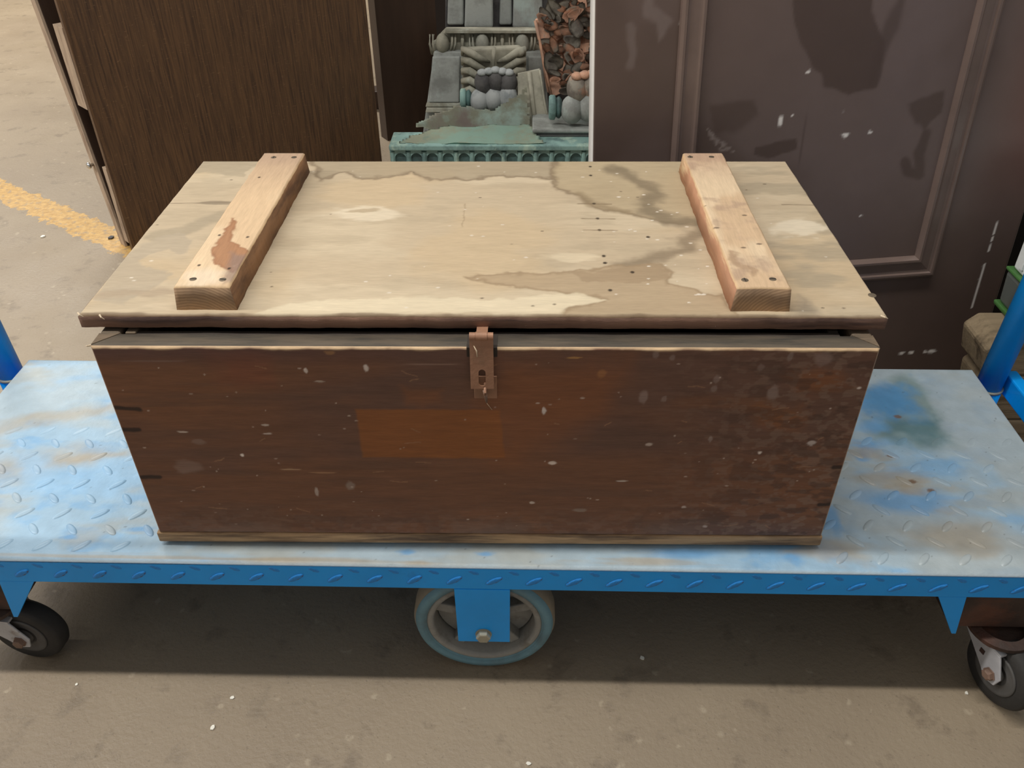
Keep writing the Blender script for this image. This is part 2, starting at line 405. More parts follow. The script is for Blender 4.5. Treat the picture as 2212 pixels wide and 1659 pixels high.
big_wheel(YF + .036, -1); big_wheel(YB - .036, 1)
for yy in (YF + .0, YB - .006):
    f = -1 if yy < 0 else 1
    bm = bmesh.new(); prism(bm, [D(-.0475, yy, -.0475), D(.0295, yy, -.0475), D(.0285, yy, -.1635), D(-.0465, yy, -.1635)], UY * .006); done('wheel_bracket', bm, m_blue, troll, bev=.0006)
    Mx = axis_matrix(D(-.0092, yy + (0 if f < 0 else .006), -.145), UY * f)
    bm = bmesh.new(); lathe(bm, [(.0118, -.001), (.0118, .0015)], 24, Mx); lathe(bm, [(.0105, .0015), (.0105, .0085), (.0085, .0095)], 6, Mx); done('axle_bolt', bm, m_bolt, troll)
bm = bmesh.new(); tube_mesh(bm, [D(-.0092, YF + .008, -.145), D(-.0092, YB - .008, -.145)], .009, 16); done('axle', bm, m_dark, troll)
# swivel casters
m_fork = mat('galvanised_fork', (186, 186, 190), .5, .15, 40, metal=.15, second=((120, 104, 92), 22, .6, .72))
m_rub = mat('black_rubber', (52, 50, 48), .75, .25, 30, bump=.2)
m_hubp = mat('grey_hub', (84, 82, 80), .6, .2, 30)
m_rustbolt = mat('rusty_bolt', (124, 100, 86), .6, .3, 60)
def caster(kx, ky, beta, steer):
    # kingpin at deck-local (kx, ky); the fork trails along direction beta
    h = np.array([math.cos(beta), math.sin(beta), 0]); n = np.array([math.sin(beta), -math.cos(beta), 0])
    r = .056; K = D(kx, ky, 0); K[2] = 0; A = K + h * steer; A = A + UZ * r
    topz = FZ - .125
    bm = bmesh.new(); lathe(bm, [(.045, 0), (.045, .006), (.032, .009), (.030, -.016), (.018, -.018)][::-1], 32, Matrix.Translation(Vector((K[0], K[1], topz - .012)))); done('caster_swivel', bm, m_dark, troll)
    Mw = axis_matrix(A, n)
    bm = bmesh.new(); lathe(bm, [(.036, -.014), (.052, -.0145), (r, -.009), (r, .009), (.052, .0145), (.036, .014)], 48, Mw); tyre = done('caster_wheel', bm, m_rub, troll, True)
    bm = bmesh.new(); lathe(bm, [(.036, .0142), (.0345, .0165), (.031, .0158), (.014, .0135), (.013, .0185)], 40, Mw); done('caster_hub', bm, m_hubp, tyre, True)
    for s in (-1, 1):
        q = lambda a, b: K + h * a + n * s * .0215 + UZ * b
        out = [q(-.036, topz - .027), q(.036, topz - .027), q(steer + .017, r + .006), q(steer + .012, r - .012), q(steer - .006, r - .016), q(steer - .017, r - .004)]
        bm = bmesh.new(); prism(bm, out, n * s * .0032); fk = done('caster_fork', bm, m_fork, troll, bev=.0012)
        Mb = axis_matrix(A + n * s * .0245, n * s)
        bm = bmesh.new(); lathe(bm, [(.0105, 0), (.0105, .002), (.0085, .002), (.0085, .007), (.006, .0085)], 6, Mb); done('caster_bolt', bm, m_rustbolt, troll)
        Mh = K + h * .010 + n * s * .0248 + UZ * (topz - .045)
        bm = bmesh.new(); add_box(bm, -.004, .004, -.004, .004, 0, .0008); bmesh.ops.transform(bm, matrix=axis_matrix(Mh, n * s), verts=bm.verts); done('fork_hole', bm, m_dark, fk)
    bm = bmesh.new(); prism(bm, [K + h * a + n * b + UZ * (topz - .027) for a, b in ((-.036, -.0245), (.036, -.0245), (.036, .0245), (-.036, .0245))], UZ * .004); done('fork_crown', bm, m_fork, troll)
caster(-.745, .0, math.radians(-8), .04)
caster(.733, -.014, math.radians(-72), .034)
caster(-.745, .35, math.radians(20), .04); caster(.752, .35, math.radians(150), .04)
# end handles
m_post = mat('blue_handle_paint', (8, 150, 236), .4, .12, 7, bump=.1, second=((40, 60, 84), 26, .68, .76))
for s, px_, py_ in ((1, .876, .415), (-1, -.893, .44)):
    for yy in (py_, -.005):
        p = D(0, 0); bx, by = px_ + (yy - py_) * .0122, yy
        bm = bmesh.new(); tube_mesh(bm, [(bx, by, FZ - .03), (bx + s * .02, by, FZ + .62)], .0215, 28); done('handle_post', bm, m_post, troll, True)
        bm = bmesh.new(); tube_mesh(bm, [(bx, by, FZ - .12), (bx, by, FZ - .034)], .0235, 28); done('post_socket', bm, m_blue, troll, True)
        bm = bmesh.new(); tube_mesh(bm, [(bx, by, FZ - .034), (bx, by, FZ - .0305)], .0248, 28); done('socket_ring', bm, m_bolt, troll, True)
        bm = bmesh.new(); xi = XR - .01 if s > 0 else XL + .01
        add_box(bm, min(xi, bx), max(xi, bx), by - .012, by + .012, FZ - .11, FZ - .06); done('socket_bracket', bm, m_blue, troll)
    bx = px_ + s * .036
    bm = bmesh.new(); add_box(bm, bx - .011, bx + .011, 0, py_ + .012, FZ - .045, FZ - .005); done('handle_bar', bm, m_blue, troll, bev=.003)
    bm = bmesh.new(); tube_mesh(bm, [(px_ + s * .02, -.005, FZ + .62), (px_ + s * .02, py_, FZ + .62)], .0215, 24); done('handle_top_bar', bm, m_post, troll, True)

# ------------------------------------------------------------------ chest
ZT = FZ + .3302; ZB = FZ + .006
chest = empty('wooden_chest', (0, .2, ZB), 'old dark-stained wooden chest with pale plywood lid on two battens, standing on blue trolley', 'chest')
m_front = mat('dark_stained_boards', None, .55, .14, 14, (1, 1, 9), bump=.22, bscale=60, fine=(45, .1, (1, 1, 14)))
m_rimw = mat('grey_worn_edge_wood', (112, 96, 78), .75, .3, 12, (1, 6, 6), bump=.3, bscale=60, second=((70, 64, 56), 10, .45, .65))
m_rimd = mat('grimy_rim_wood', (90, 80, 68), .75, .3, 12, (1, 6, 6), bump=.3, bscale=60, second=((64, 60, 54), 10, .45, .65))
m_in = mat('dark_inner_wood', (58, 50, 44), .8, .3, 14, (1, 5, 5))
m_base = mat('frayed_base_board', (182, 150, 114), .8, .3, 9, (1, 8, 14), bump=.5, bscale=50, second=((112, 90, 72), 6, .46, .62))
W2 = .45
def fp(px, py):
    p = on(px, py, 1, 0); return (float(p[0]), float(p[2]))
def front_col(u, v, P):
    x = P[:, 0]; z = P[:, 2]; p = Paint(x, z, (112, 76, 56))
    n1 = fbm(x, z, 3, 9, 4, 51); n2 = fbm(x, z, 6, 60, 4, 52); n3 = fbm(x, z, 14, 220, 3, 53)
    p.to((98, 72, 62), sm(.45, .65, n1) * .8); p.to((124, 82, 56), sm(.55, .7, fbm(x, z, 4, 14, 4, 54)) * .5)
    p.to((90, 66, 54), sm(.5, .68, n2) * .4)
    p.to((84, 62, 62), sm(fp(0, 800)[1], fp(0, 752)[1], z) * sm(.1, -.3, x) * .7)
    # paler orange ghost of a removed plate and its neighbours
    p.poly([fp(*q) for q in ((768, 884), (1080, 885), (1090, 990), (784, 988))], (140, 84, 40), .75, .002, .003, 80, 61)
    p.poly([fp(*q) for q in ((1080, 780), (1330, 770), (1300, 900), (1120, 1000), (1060, 990))], (140, 84, 46), .5, .03, .06, 18, 62)
    p.poly([fp(*q) for q in ((870, 840), (960, 842), (958, 870), (880, 872))], (138, 84, 46), .4, .008, .02, 40, 63)
    p.poly([fp(*q) for q in ((460, 770), (580, 775), (590, 830), (470, 825))], (128, 70, 50), .4, .02, .03, 30, 64)
    p.dot(fp(1680, 905), .03, .02, (136, 84, 46), .6, .5, .7); p.dot(fp(1770, 825), .03, .018, (134, 82, 46), .6, .5, .7)
    # dirt dusting to the right and low
    dz = sm(.15, .42, x) * .9 + sm(fp(0, 1060)[1], fp(0, 1150)[1], z) * .5
    p.to((126, 102, 88), np.clip(dz, 0, 1) * sm(.5, .62, fbm(x, z, 110, 170, 3, 55)) * .55)
    p.to((70, 50, 42), np.clip(dz, 0, 1) * sm(.52, .62, fbm(x, z, 40, 90, 4, 56)) * .6)
    p.to((118, 96, 84), sm(fp(0, 1100)[1], fp(0, 1152)[1], z) * sm(.4, .6, fbm(x, z, 8, 30, 4, 57)) * .6)
    # end-joint splits
    for a, b in (((255, 930), (300, 928)), ((300, 1030), (345, 1030)), ((1800, 1010), (1850, 1005)), ((1770, 1090), (1800, 1088)), ((250, 880), (300, 884)), ((1855, 905), (1885, 900))):
        p.line([fp(*a), fp(*b)], (40, 28, 24), .0032, .9, .5, .004, 60, 71)
    # drips, flecks, scratches
    for q, rx, ry, c, al in (((660, 800), .003, .005, (205, 190, 180), 1), ((791, 795), .0035, .0065, (200, 186, 176), 1), ((684, 1063), .003, .010, (172, 156, 146), .9), ((757, 1050), .008, .009, (150, 136, 126), .6),
        ((1175, 887), .003, .007, (210, 198, 190), 1), ((1391, 858), .007, .012, (150, 130, 122), .6), ((1299, 808), .007, .008, (156, 106, 66), .7), ((1548, 820), .0045, .007, (140, 120, 112), .6), ((1542, 840), .005, .006, (140, 120, 112), .6),
        ((1434, 862), .004, .006, (140, 120, 112), .6), ((1670, 850), .008, .012, (142, 124, 116), .6), ((1417, 766), .005, .006, (140, 120, 112), .6), ((1452, 773), .004, .005, (140, 120, 112), .6), ((1708, 770), .004, .008, (138, 120, 112), .6),
        ((1780, 775), .013, .013, (140, 118, 110), .55), ((1643, 794), .005, .006, (132, 112, 104), .5), ((1402, 960), .005, .003, (190, 172, 160), .8), ((1193, 1000), .006, .004, (206, 190, 178), 1), ((1149, 1086), .004, .003, (206, 190, 178), .9),
        ((523, 983), .003, .003, (226, 214, 204), 1), ((395, 933), .008, .002, (196, 180, 168), .9), ((405, 1008), .022, .013, (140, 118, 108), .5), ((430, 955), .010, .006, (138, 118, 108), .5), ((690, 824), .008, .0018, (180, 164, 150), .8),
        ((573, 918), .006, .002, (200, 184, 172), .9), ((578, 937), .007, .0018, (196, 180, 170), .9), ((625, 1014), .016, .0016, (172, 140, 110), .8), ((700, 1021), .02, .0016, (168, 128, 96), .8), ((1753, 957), .007, .005, (190, 178, 172), .8),
        ((1641, 978), .003, .003, (214, 200, 190), .9), ((1535, 948), .003, .006, (150, 134, 126), .6), ((1253, 1102), .010, .004, (150, 136, 124), .6), ((1477, 1095), .004, .003, (196, 178, 168), .8), ((1342, 1039), .010, .0015, (210, 196, 184), .9),
        ((1239, 773), .010, .0018, (186, 140, 84), .8), ((713, 762), .008, .004, (170, 126, 80), .5), ((926, 787), .045, .0012, (140, 112, 98), .7), ((330, 780), .05, .0012, (128, 104, 94), .6), ((1523, 1137), .004, .003, (186, 168, 158), .8), ((1856, 838), .003, .002, (214, 200, 190), .9)):
        p.dot(fp(*q), rx * .78, ry * .78, c, al * .9)
    rs = np.random.RandomState(5)
    for k in range(90):
        q = (rs.uniform(-.43, .43), rs.uniform(ZB + .03, ZT - .02)); r = rs.uniform(.0005, .0013)
        p.dot(q, r * rs.choice([1, 1, 2.2]), r, (190, 170, 156), rs.uniform(.35, .8), .1)
    for k in range(26):
        q = (rs.uniform(-.4, .43), rs.uniform(ZB + .03, ZT - .02)); a = rs.uniform(-.6, .6); l = rs.uniform(.006, .022)
        p.line([q, (q[0] + l * math.cos(a), q[1] + l * math.sin(a))], (150, 112, 84), .0007, .6)
    p.line([(-.43, FZ + .024), (.44, FZ + .024)], (46, 34, 28), .0012, .8)
    # paint rubbed off along the top arris
    top = sm(ZT - .0045, ZT - .0005, z + (fbm(x, z * 0, 30, 30, 4, 58) - .5) * .006)
    p.to((214, 184, 146), top * .95)
    p.mul((.92 + .16 * n3 + .1 * (n2 - .5)) * 1.22)
    return p.c
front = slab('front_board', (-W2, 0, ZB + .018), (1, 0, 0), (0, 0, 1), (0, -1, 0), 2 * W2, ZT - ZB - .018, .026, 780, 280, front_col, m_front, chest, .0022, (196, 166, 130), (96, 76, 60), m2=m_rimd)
# dark block standing in for the shaded rim notch where the hasp passes
box('hasp_notch_shade', -.0185, .0165, -.0008, .0268, ZT - .012, ZT + .0006, m_in, front, bev=0)
for s in (-1, 1):
    xa, xb = sorted((s * W2, s * (W2 - .024)))
    o = box('side_board', xa, xb, .0268, .447, ZB + .018, ZT + .001, m_rimw, chest, bev=.003)
    bm = bmesh.new(); prism(bm, [(s * W2, .0268, ZT + .0008), (s * (W2 - .024), .0268, ZT + .0008), (s * W2, .004, ZT + .0008)], (0, 0, -.03)); done('mitre_piece', bm, m_rimw, chest)
m_darkboard = mat('dark_board', (86, 62, 50), .6, .2, 10, (8, 1, 1))
box('back_board', -W2 + .0245, W2 - .0245, .424, .447, ZB + .018, ZT, m_darkboard, chest)
bmb = bmesh.new(); add_box(bmb, -W2 - .004, W2 + .002, -.0005, .447, ZB, ZB + .0175)
done('base_board', bmb, m_base, chest, bev=.002)
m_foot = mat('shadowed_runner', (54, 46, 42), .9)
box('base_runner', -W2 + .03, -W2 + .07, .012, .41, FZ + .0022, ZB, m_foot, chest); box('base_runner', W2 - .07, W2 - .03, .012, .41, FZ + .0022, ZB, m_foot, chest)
# inner lining strips just under the lid
box('lining_strip', -W2 + .034, W2 - .036, .0275, .036, ZT - .05, ZT - .0015, m_in, chest)
box('lining_strip', -W2 + .030, -W2 + .042, .0275, .42, ZT - .05, ZT + .001, m_rimw, chest)
box('lining_strip', W2 - .048, W2 - .036, .037, .42, ZT - .05, ZT - .001, m_in, chest)

# lid
LX0, LX1, LY0, LY1 = -.4701, .4636, .0308, .4952; LZ = FZ + .3542; LT = .0175
m_lid = mat('weathered_plywood', None, .72, .05, 20, (1, 6, 1), bump=.12, bscale=80, fine=(60, .06, (1, 9, 1)), spec=.25)
m_lidside = mat('lid_edge', (158, 122, 102), .6, .3, 8, (1, 8, 10), bump=.3, second=((88, 68, 62), 4, .42, .6))
def lp(px, py):
    p = on(px, py, 2, LZ); return (float(p[0]), float(p[1]))
def lid_col(u, v, P):
    x = P[:, 0]; y = P[:, 1]; p = Paint(x, y, (208, 190, 160))
    n1 = fbm(x, y, 5, 14, 5, 81); n2 = fbm(x, y, 14, 40, 4, 82); n3 = fbm(x, y, 30, 260, 3, 83)
    p.to((222, 206, 176), sm(.45, .65, n1) * .6); p.to((192, 176, 148), sm(.5, .68, n2) * .45)
    p.to((214, 190, 152), sm(.5, .66, fbm(x, y, 6, 8, 4, 84)) * .5)
    G = (176, 161, 134); DK = (140, 122, 98)
    p.poly([lp(*q) for q in ((672, 345), (690, 392), (745, 372), (780, 386), (830, 384), (892, 372), (930, 390), (1010, 388), (1090, 380), (1200, 387), (1210, 340))], G, .75, .002, .02, 50, 91, .7, DK, .004)
    p.poly([lp(*q) for q in ((1195, 340), (1195, 405), (1225, 416), (1260, 428), (1275, 450), (1345, 458), (1410, 478), (1520, 490), (1520, 340))], (190, 172, 138), .75, .002, .02, 50, 92, .7, DK, .004)
    p.line([lp(*q) for q in ((1330, 366), (1390, 395), (1415, 420), (1395, 440), (1400, 455), (1450, 474), (1512, 486))], (142, 128, 104), .014, .85, .8, .03, 40, 93)
    p.line([lp(*q) for q in ((1250, 418), (1270, 440), (1350, 456))], (158, 140, 110), .008, .7, .8, .02, 40, 94)
    p.line([lp(*q) for q in ((1516, 500), (1480, 520), (1490, 540), (1420, 552), (1350, 572))], (146, 130, 106), .013, .8, .8, .03, 40, 95)
    p.poly([lp(*q) for q in ((1000, 598), (1080, 592), (1235, 588), (1330, 575), (1430, 572), (1460, 590), (1440, 612), (1560, 640), (1600, 685), (1210, 685), (1225, 668), (1312, 648), (1240, 634), (1140, 624), (1060, 615))], (188, 166, 134), .8, .002, .016, 60, 96, .6, (158, 136, 106), .003)
    p.poly([lp(*q) for q in ((1400, 572), (1445, 585), (1460, 602), (1380, 612), (1250, 608), (1240, 590))], (172, 150, 120), .7, .002, .016, 60, 97)
    p.poly([lp(*q) for q in ((520, 690), (620, 655), (900, 640), (1060, 648), (1240, 632), (1310, 648), (1215, 670), (1205, 682), (1000, 676), (760, 680))], (240, 226, 194), .75, .003, .014, 60, 98)
    # left end greys
    p.line([lp(*q) for q in ((330, 510), (400, 498), (440, 478), (490, 462))], (182, 168, 142), .012, .9, .5, .02, 40, 99)
    p.poly([lp(*q) for q in ((300, 560), (360, 540), (400, 545), (420, 520), (390, 505), (330, 512), (260, 560), (210, 640), (250, 655), (330, 628), (370, 600), (340, 585))], (190, 176, 152), .8, .003, .03, 40, 100)
    p.poly([lp(*q) for q in ((430, 345), (560, 345), (520, 385), (400, 372))], (184, 170, 144), .8, .004, .03, 40, 101)
    p.line([lp(*q) for q in ((210, 640), (300, 632), (380, 628))], (184, 166, 140), .008, .8, .6, .02, 40, 102)
    # right end greys
    p.to((184, 170, 144), (x > .34) * sm(.5, .64, fbm(x, y, 10, 26, 4, 85)) * .8)
    p.poly([lp(*q) for q in ((1708, 675), (1725, 640), (1760, 668), (1770, 690), (1700, 690))], (160, 148, 128), .8, .01, .02, 60, 103)
    # knots, patches and nails
    p.dot(lp(467, 438), .022, .006, (150, 136, 114), .8); p.line([lp(350, 440), lp(505, 437)], (150, 134, 110), .0012, .8, .4, .001)
    p.line([lp(1690, 442), lp(1760, 443)], (140, 124, 100), .0013, .8, .4, .001)
    p.dot(lp(805, 462), .045, .018, (236, 222, 194), .8, .6); p.dot(lp(788, 455), .02, .006, (186, 166, 134), .7, .5)
    p.dot(lp(1720, 490), .03, .02, (238, 226, 200), .8, .8); p.dot(lp(1230, 555), .03, .012, (232, 216, 184), .7, .6)
    p.line([lp(1005, 440), lp(1000, 490)], (176, 156, 126), .001, .6)
    for q in ((1275, 360), (1276, 379), (1283, 440), (1291, 472), (1295, 497), (1304, 553), (1307, 568), (1318, 627), (1400, 512), (1366, 588)):
        p.dot(lp(*q), .0026, .003, (66, 56, 46), .95, .1)
    for q in ((1283, 440), (1291, 472), (1295, 497)): p.line([lp(q[0] - 35, q[1]), lp(q[0] + 38, q[1] + 1)], (128, 108, 82), .0009, .8, .4, .001)
    rs = np.random.RandomState(9)
    for k in range(70):
        q = (rs.uniform(LX0, LX1), rs.uniform(LY0, LY1)); r = rs.uniform(.0007, .0018); p.dot(q, r * 1.5, r, (240, 230, 212) if k % 4 else (110, 96, 78), .8, .1)
    for k in range(40):
        q = lp(rs.uniform(1330, 1570), rs.uniform(360, 660)); r = rs.uniform(.0008, .002); p.dot(q, r * 1.5, r, (244, 236, 220), .9, .1)
    # dirt-dark front arris
    d = y - LY0
    p.to((96, 74, 56), sm(.0045, .0005, d + (fbm(x, y * 0, 25, 25, 4, 86) - .5) * .008) * .8)
    p.to((196, 178, 146), sm(.012, .004, d) * .3)
    p.mul((.95 + .1 * n3) * .76); p.c = p.c * np.array([1.01, .985, .99]); return p.c
lid = slab('lid', (LX0, LY0, LZ), (1, 0, 0), (0, 1, 0), (0, 0, 1), LX1 - LX0, LY1 - LY0, LT, 680, 330, lid_col, m_lid, chest, .0028, (120, 96, 74), (96, 72, 58), m2=m_lidside, wav=.003)
# two battens screwed across the lid
m_bat = mat('raw_pine_batten', None, .7, .05, 20, (6, 1, 6), bump=.15, bscale=80, fine=(40, .07, (9, 1, 9)), spec=.25)
m_batL = mat('stained_shaded_batten_side', (150, 112, 80), .7, .3, 9, (6, 1, 6), second=((104, 74, 54), 8, .42, .6))  # dark brown from stain, with the side's shade put into the colour
m_batR = mat('pink_batten_side', (190, 142, 112), .7, .2, 9, (6, 1, 6), second=((220, 190, 150), 8, .5, .62))
def end_grain(cx, cz_):
    tt = NT('batten_end_grain'); w = tt.new('ShaderNodeTexWave', wave_type='RINGS', rings_direction='Y'); w.inputs['Scale'].default_value = 85; w.inputs['Distortion'].default_value = 2.2; w.inputs['Detail'].default_value = 3
    tc2 = tt.new('ShaderNodeTexCoord'); mp2 = tt.new('ShaderNodeMapping'); mp2.inputs['Location'].default_value = (-cx, 0, -cz_); tt.link(tc2.outputs['Object'], mp2.inputs[0]); tt.link(mp2.outputs[0], w.inputs['Vector'])
    tt.link(tt.mix(tt.ramp(tt.noise(30, 4), [(.4, (0, 0, 0)), (.65, (.7, .7, .7))]), tt.ramp(w.outputs['Fac'], [(.2, L4((158, 128, 98))), (.8, L4((182, 150, 118)))]), L4((138, 116, 96))), tt.b.inputs['Base Color']); tt.b.inputs['Roughness'].default_value = .85
    return tt.m
m_screw = mat('dull_steel_screw', (116, 104, 88), .5, .2, 80, metal=.4)
BH = .031
def bp(px, py):
    p = on(px, py, 2, LZ + BH); return (float(p[0]), float(p[1]))
def bat_left(u, v, P):
    x = P[:, 0]; y = P[:, 1]; p = Paint(x, y, (226, 196, 152))
    p.to((238, 212, 168), sm(.45, .6, fbm(x, y, 20, 7, 4, 111)) * .7)
    p.to((192, 164, 132), sm(.27, .4, y) * .6 + sm(.38, .43, y) * .4)
    p.poly([bp(*q) for q in ((505, 470), (512, 478), (498, 520), (540, 545), (535, 560), (500, 590), (470, 570), (455, 545))], (174, 124, 84), .9, .002, .01, 90, 112, .4, (150, 100, 66), .002)
    p.poly([bp(*q) for q in ((500, 545), (545, 552), (525, 585), (505, 612), (480, 612))], (150, 128, 112), .7, .006, .012, 80, 113)
    p.dot(bp(440, 600), .018, .02, (240, 222, 188), .7, .4, .6)
    for q in ((535, 512), (430, 573), (474, 508), (495, 580), (560, 383)): p.dot(bp(*q), .002, .0025, (60, 46, 36), .9, .1)
    p.mul((.94 + .12 * fbm(x, y, 260, 30, 3, 114)) * .8); p.c = p.c * np.array([1, .985, 1.08]); return p.c
def bat_right(u, v, P):
    x = P[:, 0]; y = P[:, 1]; p = Paint(x, y, (222, 192, 150))
    p.to((238, 214, 172), sm(.45, .6, fbm(x, y, 18, 9, 4, 121)) * .8); p.to((190, 162, 132), sm(.5, .66, fbm(x, y, 22, 30, 4, 122)) * .7)
    p.to((196, 164, 134), sm(.32, .44, y) * .6)
    p.line([bp(1625, 590), bp(1580, 560), bp(1590, 548)], (176, 146, 112), .005, .7, .7, .02, 60, 123)
    for q in ((1520, 444), (1548, 492), (1640, 527), (1608, 465), (1606, 535)): p.dot(bp(*q), .0035, .0022, (116, 96, 76), .8, .2)
    p.mul((.93 + .14 * fbm(x, y, 260, 30, 3, 124)) * .8); p.c = p.c * np.array([1, .985, 1.08]); return p.c
def batten(x0, x1, fn, ms, scr):
    y0, y1 = .0425, .4500
    b = slab('batten', (x0, y0, LZ + BH), (1, 0, 0), (0, 1, 0), (0, 0, 1), x1 - x0, y1 - y0, BH + .0002, 60, 320, fn, m_bat, lid, .0022, (206, 174, 134), (170, 134, 100), flare=(.003, .001), m2=ms, wav=.003)
    me = b.data; me.materials.append(end_grain(x0 + .012, LZ - .05) if x0 < 0 else end_grain(x0 + .07, LZ - .035))
    for pl in me.polygons:
        if pl.material_index == 1 and abs(pl.normal.y) > .7: pl.material_index = 2
    for q in scr:
        p = bp(*q); Ms = Matrix.Translation(Vector((p[0], p[1], LZ + BH - .0012)))
        bm = bmesh.new(); lathe(bm, [(.0042, 0), (.0042, .0014), (.003, .0018)], 20, Ms); o = done('screw_head', bm, m_screw, lid)
        bm = bmesh.new(); add_box(bm, -.0036, .0036, -.0006, .0006, .0018, .0021); bmesh.ops.transform(bm, matrix=Ms @ Matrix.Rotation(random.uniform(0, 3), 4, 'Z'), verts=bm.verts); done('screw_slot', bm, m_in, lid)
batten(-.3545, -.2905, bat_left, m_batL, ((417, 603), (481, 604), (591, 340), (635, 340)))
batten(.2885, .3495, bat_right, m_batR, ((1609, 605), (1669, 603), (1491, 339), (1537, 339)))
p = lp(1884, 638); bm = bmesh.new(); lathe(bm, [(.0048, 0), (.0048, .001), (.0035, .0014)], 20, Matrix.Translation(Vector((p[0], p[1], LZ - .0006)))); done('screw_head', bm, m_screw, lid)
# splinters at the lid corners and the split front edge
m_spl = mat('pale_splinter', (220, 200, 172), .8)
for a, b in (((168, 676), (180, 684)), ((215, 680), (226, 690)), ((1902, 682), (1918, 688)), ((196, 746), (184, 748)), ((204, 738), (198, 752))):
    pa, pb = on(*a, 1, LY0 - .002), on(*b, 1, LY0 - .004)
    bm = bmesh.new(); tube_mesh(bm, [pa, (pa + pb) / 2 + [0, -.002, .001], pb], [.0012, .0009, .0003], 6); done('splinter', bm, m_spl, lid)

# hasp
m_hasp = mat('rusty_brass_hasp', (156, 116, 92), .55, .14, 40, metal=.15, bump=.2, second=((134, 106, 86), 26, .5, .7))
hx0, hx1 = -.0148, .0122
hz0, hz1 = FZ + .2795, FZ + .3440
def slot_outline(cx, cz0, cz1, r, n=8):
    pts = [(cx + r * math.cos(a), cz1 + r * math.sin(a)) for a in np.linspace(0, math.pi, n)] + [(cx + r * math.cos(a), cz0 + r * math.sin(a)) for a in np.linspace(math.pi, 2 * math.pi, n)]
    return pts
bm = bmesh.new()
hc = (hx0 + hx1) / 2
inner = slot_outline(hc, hz0 + .0078, hz0 + .0215, .0041)
def hasp_y(z): return -.0105 + (z - hz0) / (hz1 - hz0) * .0075
outer = []
for (x, z) in inner:                       # project each slot point outward to the plate border
    dx, dz = x - hc, z - (hz0 + .0146); tx = ((hx1 if dx > 0 else hx0) - hc) / dx if abs(dx) > 1e-9 else 1e9; tz = ((hz0 + .034 if dz > 0 else hz0) - hz0 - .0146) / dz if abs(dz) > 1e-9 else 1e9
    k = min(tx, tz); outer.append((hc + dx * k, hz0 + .0146 + dz * k))
for cx, cz in ((hx0, hz0), (hx1, hz0), (hx0, hz0 + .034), (hx1, hz0 + .034)):
    i = min(range(len(outer)), key=lambda k: (outer[k][0] - cx) ** 2 + (outer[k][1] - cz) ** 2); outer[i] = (cx, cz)
def hv(x, z, d): return bm.verts.new((x, hasp_y(z) + d, z))
n = len(inner); rows = []
for d in (0, .0018): rows.append(([hv(x, z, d) for x, z in inner], [hv(x, z, d) for x, z in outer]))
for i in range(n):
    j = (i + 1) % n
    bm.faces.new((rows[0][0][i], rows[0][0][j], rows[0][1][j], rows[0][1][i])); bm.faces.new((rows[1][0][i], rows[1][1][i], rows[1][1][j], rows[1][0][j]))
    bm.faces.new((rows[0][0][i], rows[1][0][i], rows[1][0][j], rows[0][0][j])); bm.faces.new((rows[0][1][i], rows[0][1][j], rows[1][1][j], rows[1][1][i]))
prism(bm, [(hx0, hasp_y(hz0 + .034), hz0 + .034), (hx1, hasp_y(hz0 + .034), hz0 + .034), (hx1, hasp_y(hz1), hz1), (hx0, hasp_y(hz1), hz1)], (0, .0018, 0))
hasp = done('hasp', bm, m_hasp, chest)
yb, zb_ = hasp_y(hz1) + .0035, hz1 + .0015
for xa, xb, r in ((hx0, hx0 + .0068, .0046), (hx0 + .0070, hx1 - .0068, .0052), (hx1 - .0066, hx1, .0046)):
    bm = bmesh.new(); tube_mesh(bm, [(xa, yb, zb_), (xb, yb, zb_)], r, 20); done('hinge_barrel', bm, m_hasp, hasp)
bm = bmesh.new(); prism(bm, [(hx0 + .007, yb, zb_ - .0045), (hx1 - .007, yb, zb_ - .0045), (hx1 - .007, .06, LZ - LT - .003), (hx0 + .007, .06, LZ - LT - .003)], (0, 0, .0015)); done('hinge_leaf', bm, m_hasp, hasp)
sx0, sx1, sz0, sz1 = -.0117, .0155, FZ + .259, FZ + .2915
sp = box('staple_plate', sx0, sx1, -.0022, 0.0002, sz0, sz1, m_hasp, chest, bev=.0006)
bm = bmesh.new(); cx = (sx0 + sx1) / 2
tube_mesh(bm, [(cx, -.001, sz0 + .0225)] + [(cx, -.0022 - .012 * math.sin(a), sz0 + .0165 + .006 * math.cos(a)) for a in np.linspace(.2, math.pi - .2, 8)] + [(cx, -.001, sz0 + .0105)], .0017, 10); done('staple', bm, m_hasp, sp, True)
bm = bmesh.new(); tube_mesh(bm, [(cx - .001, -.011, sz0 + .019), (cx + .0005, -.013, sz0 + .012), (cx + .001, -.011, sz0 + .004), (cx + .0012, -.009, sz0 - .001)], [.0019, .0021, .0017, .0008], 10); done('twisted_pin', bm, m_rustbolt, sp, True)
bm = bmesh.new(); tube_mesh(bm, [(cx + .001, -.009, sz0 - .001), (cx + .002, -.003, sz0 - .008), (cx + .007, -.001, sz0 - .018)], .00035, 6); done('thread', bm, m_spl, sp, True)
bm = bmesh.new(); tube_mesh(bm, [(hx0 + .005, hasp_y(hz1 - .008) - .0008, hz1 - .008), (hx0 + .008, hasp_y(hz1 - .014) - .0012, hz1 - .014), (hx0 + .0085, hasp_y(hz1 - .02) - .0008, hz1 - .022)], [.0004, .0008, .0005], 6); done('lint', bm, m_spl, hasp, True)

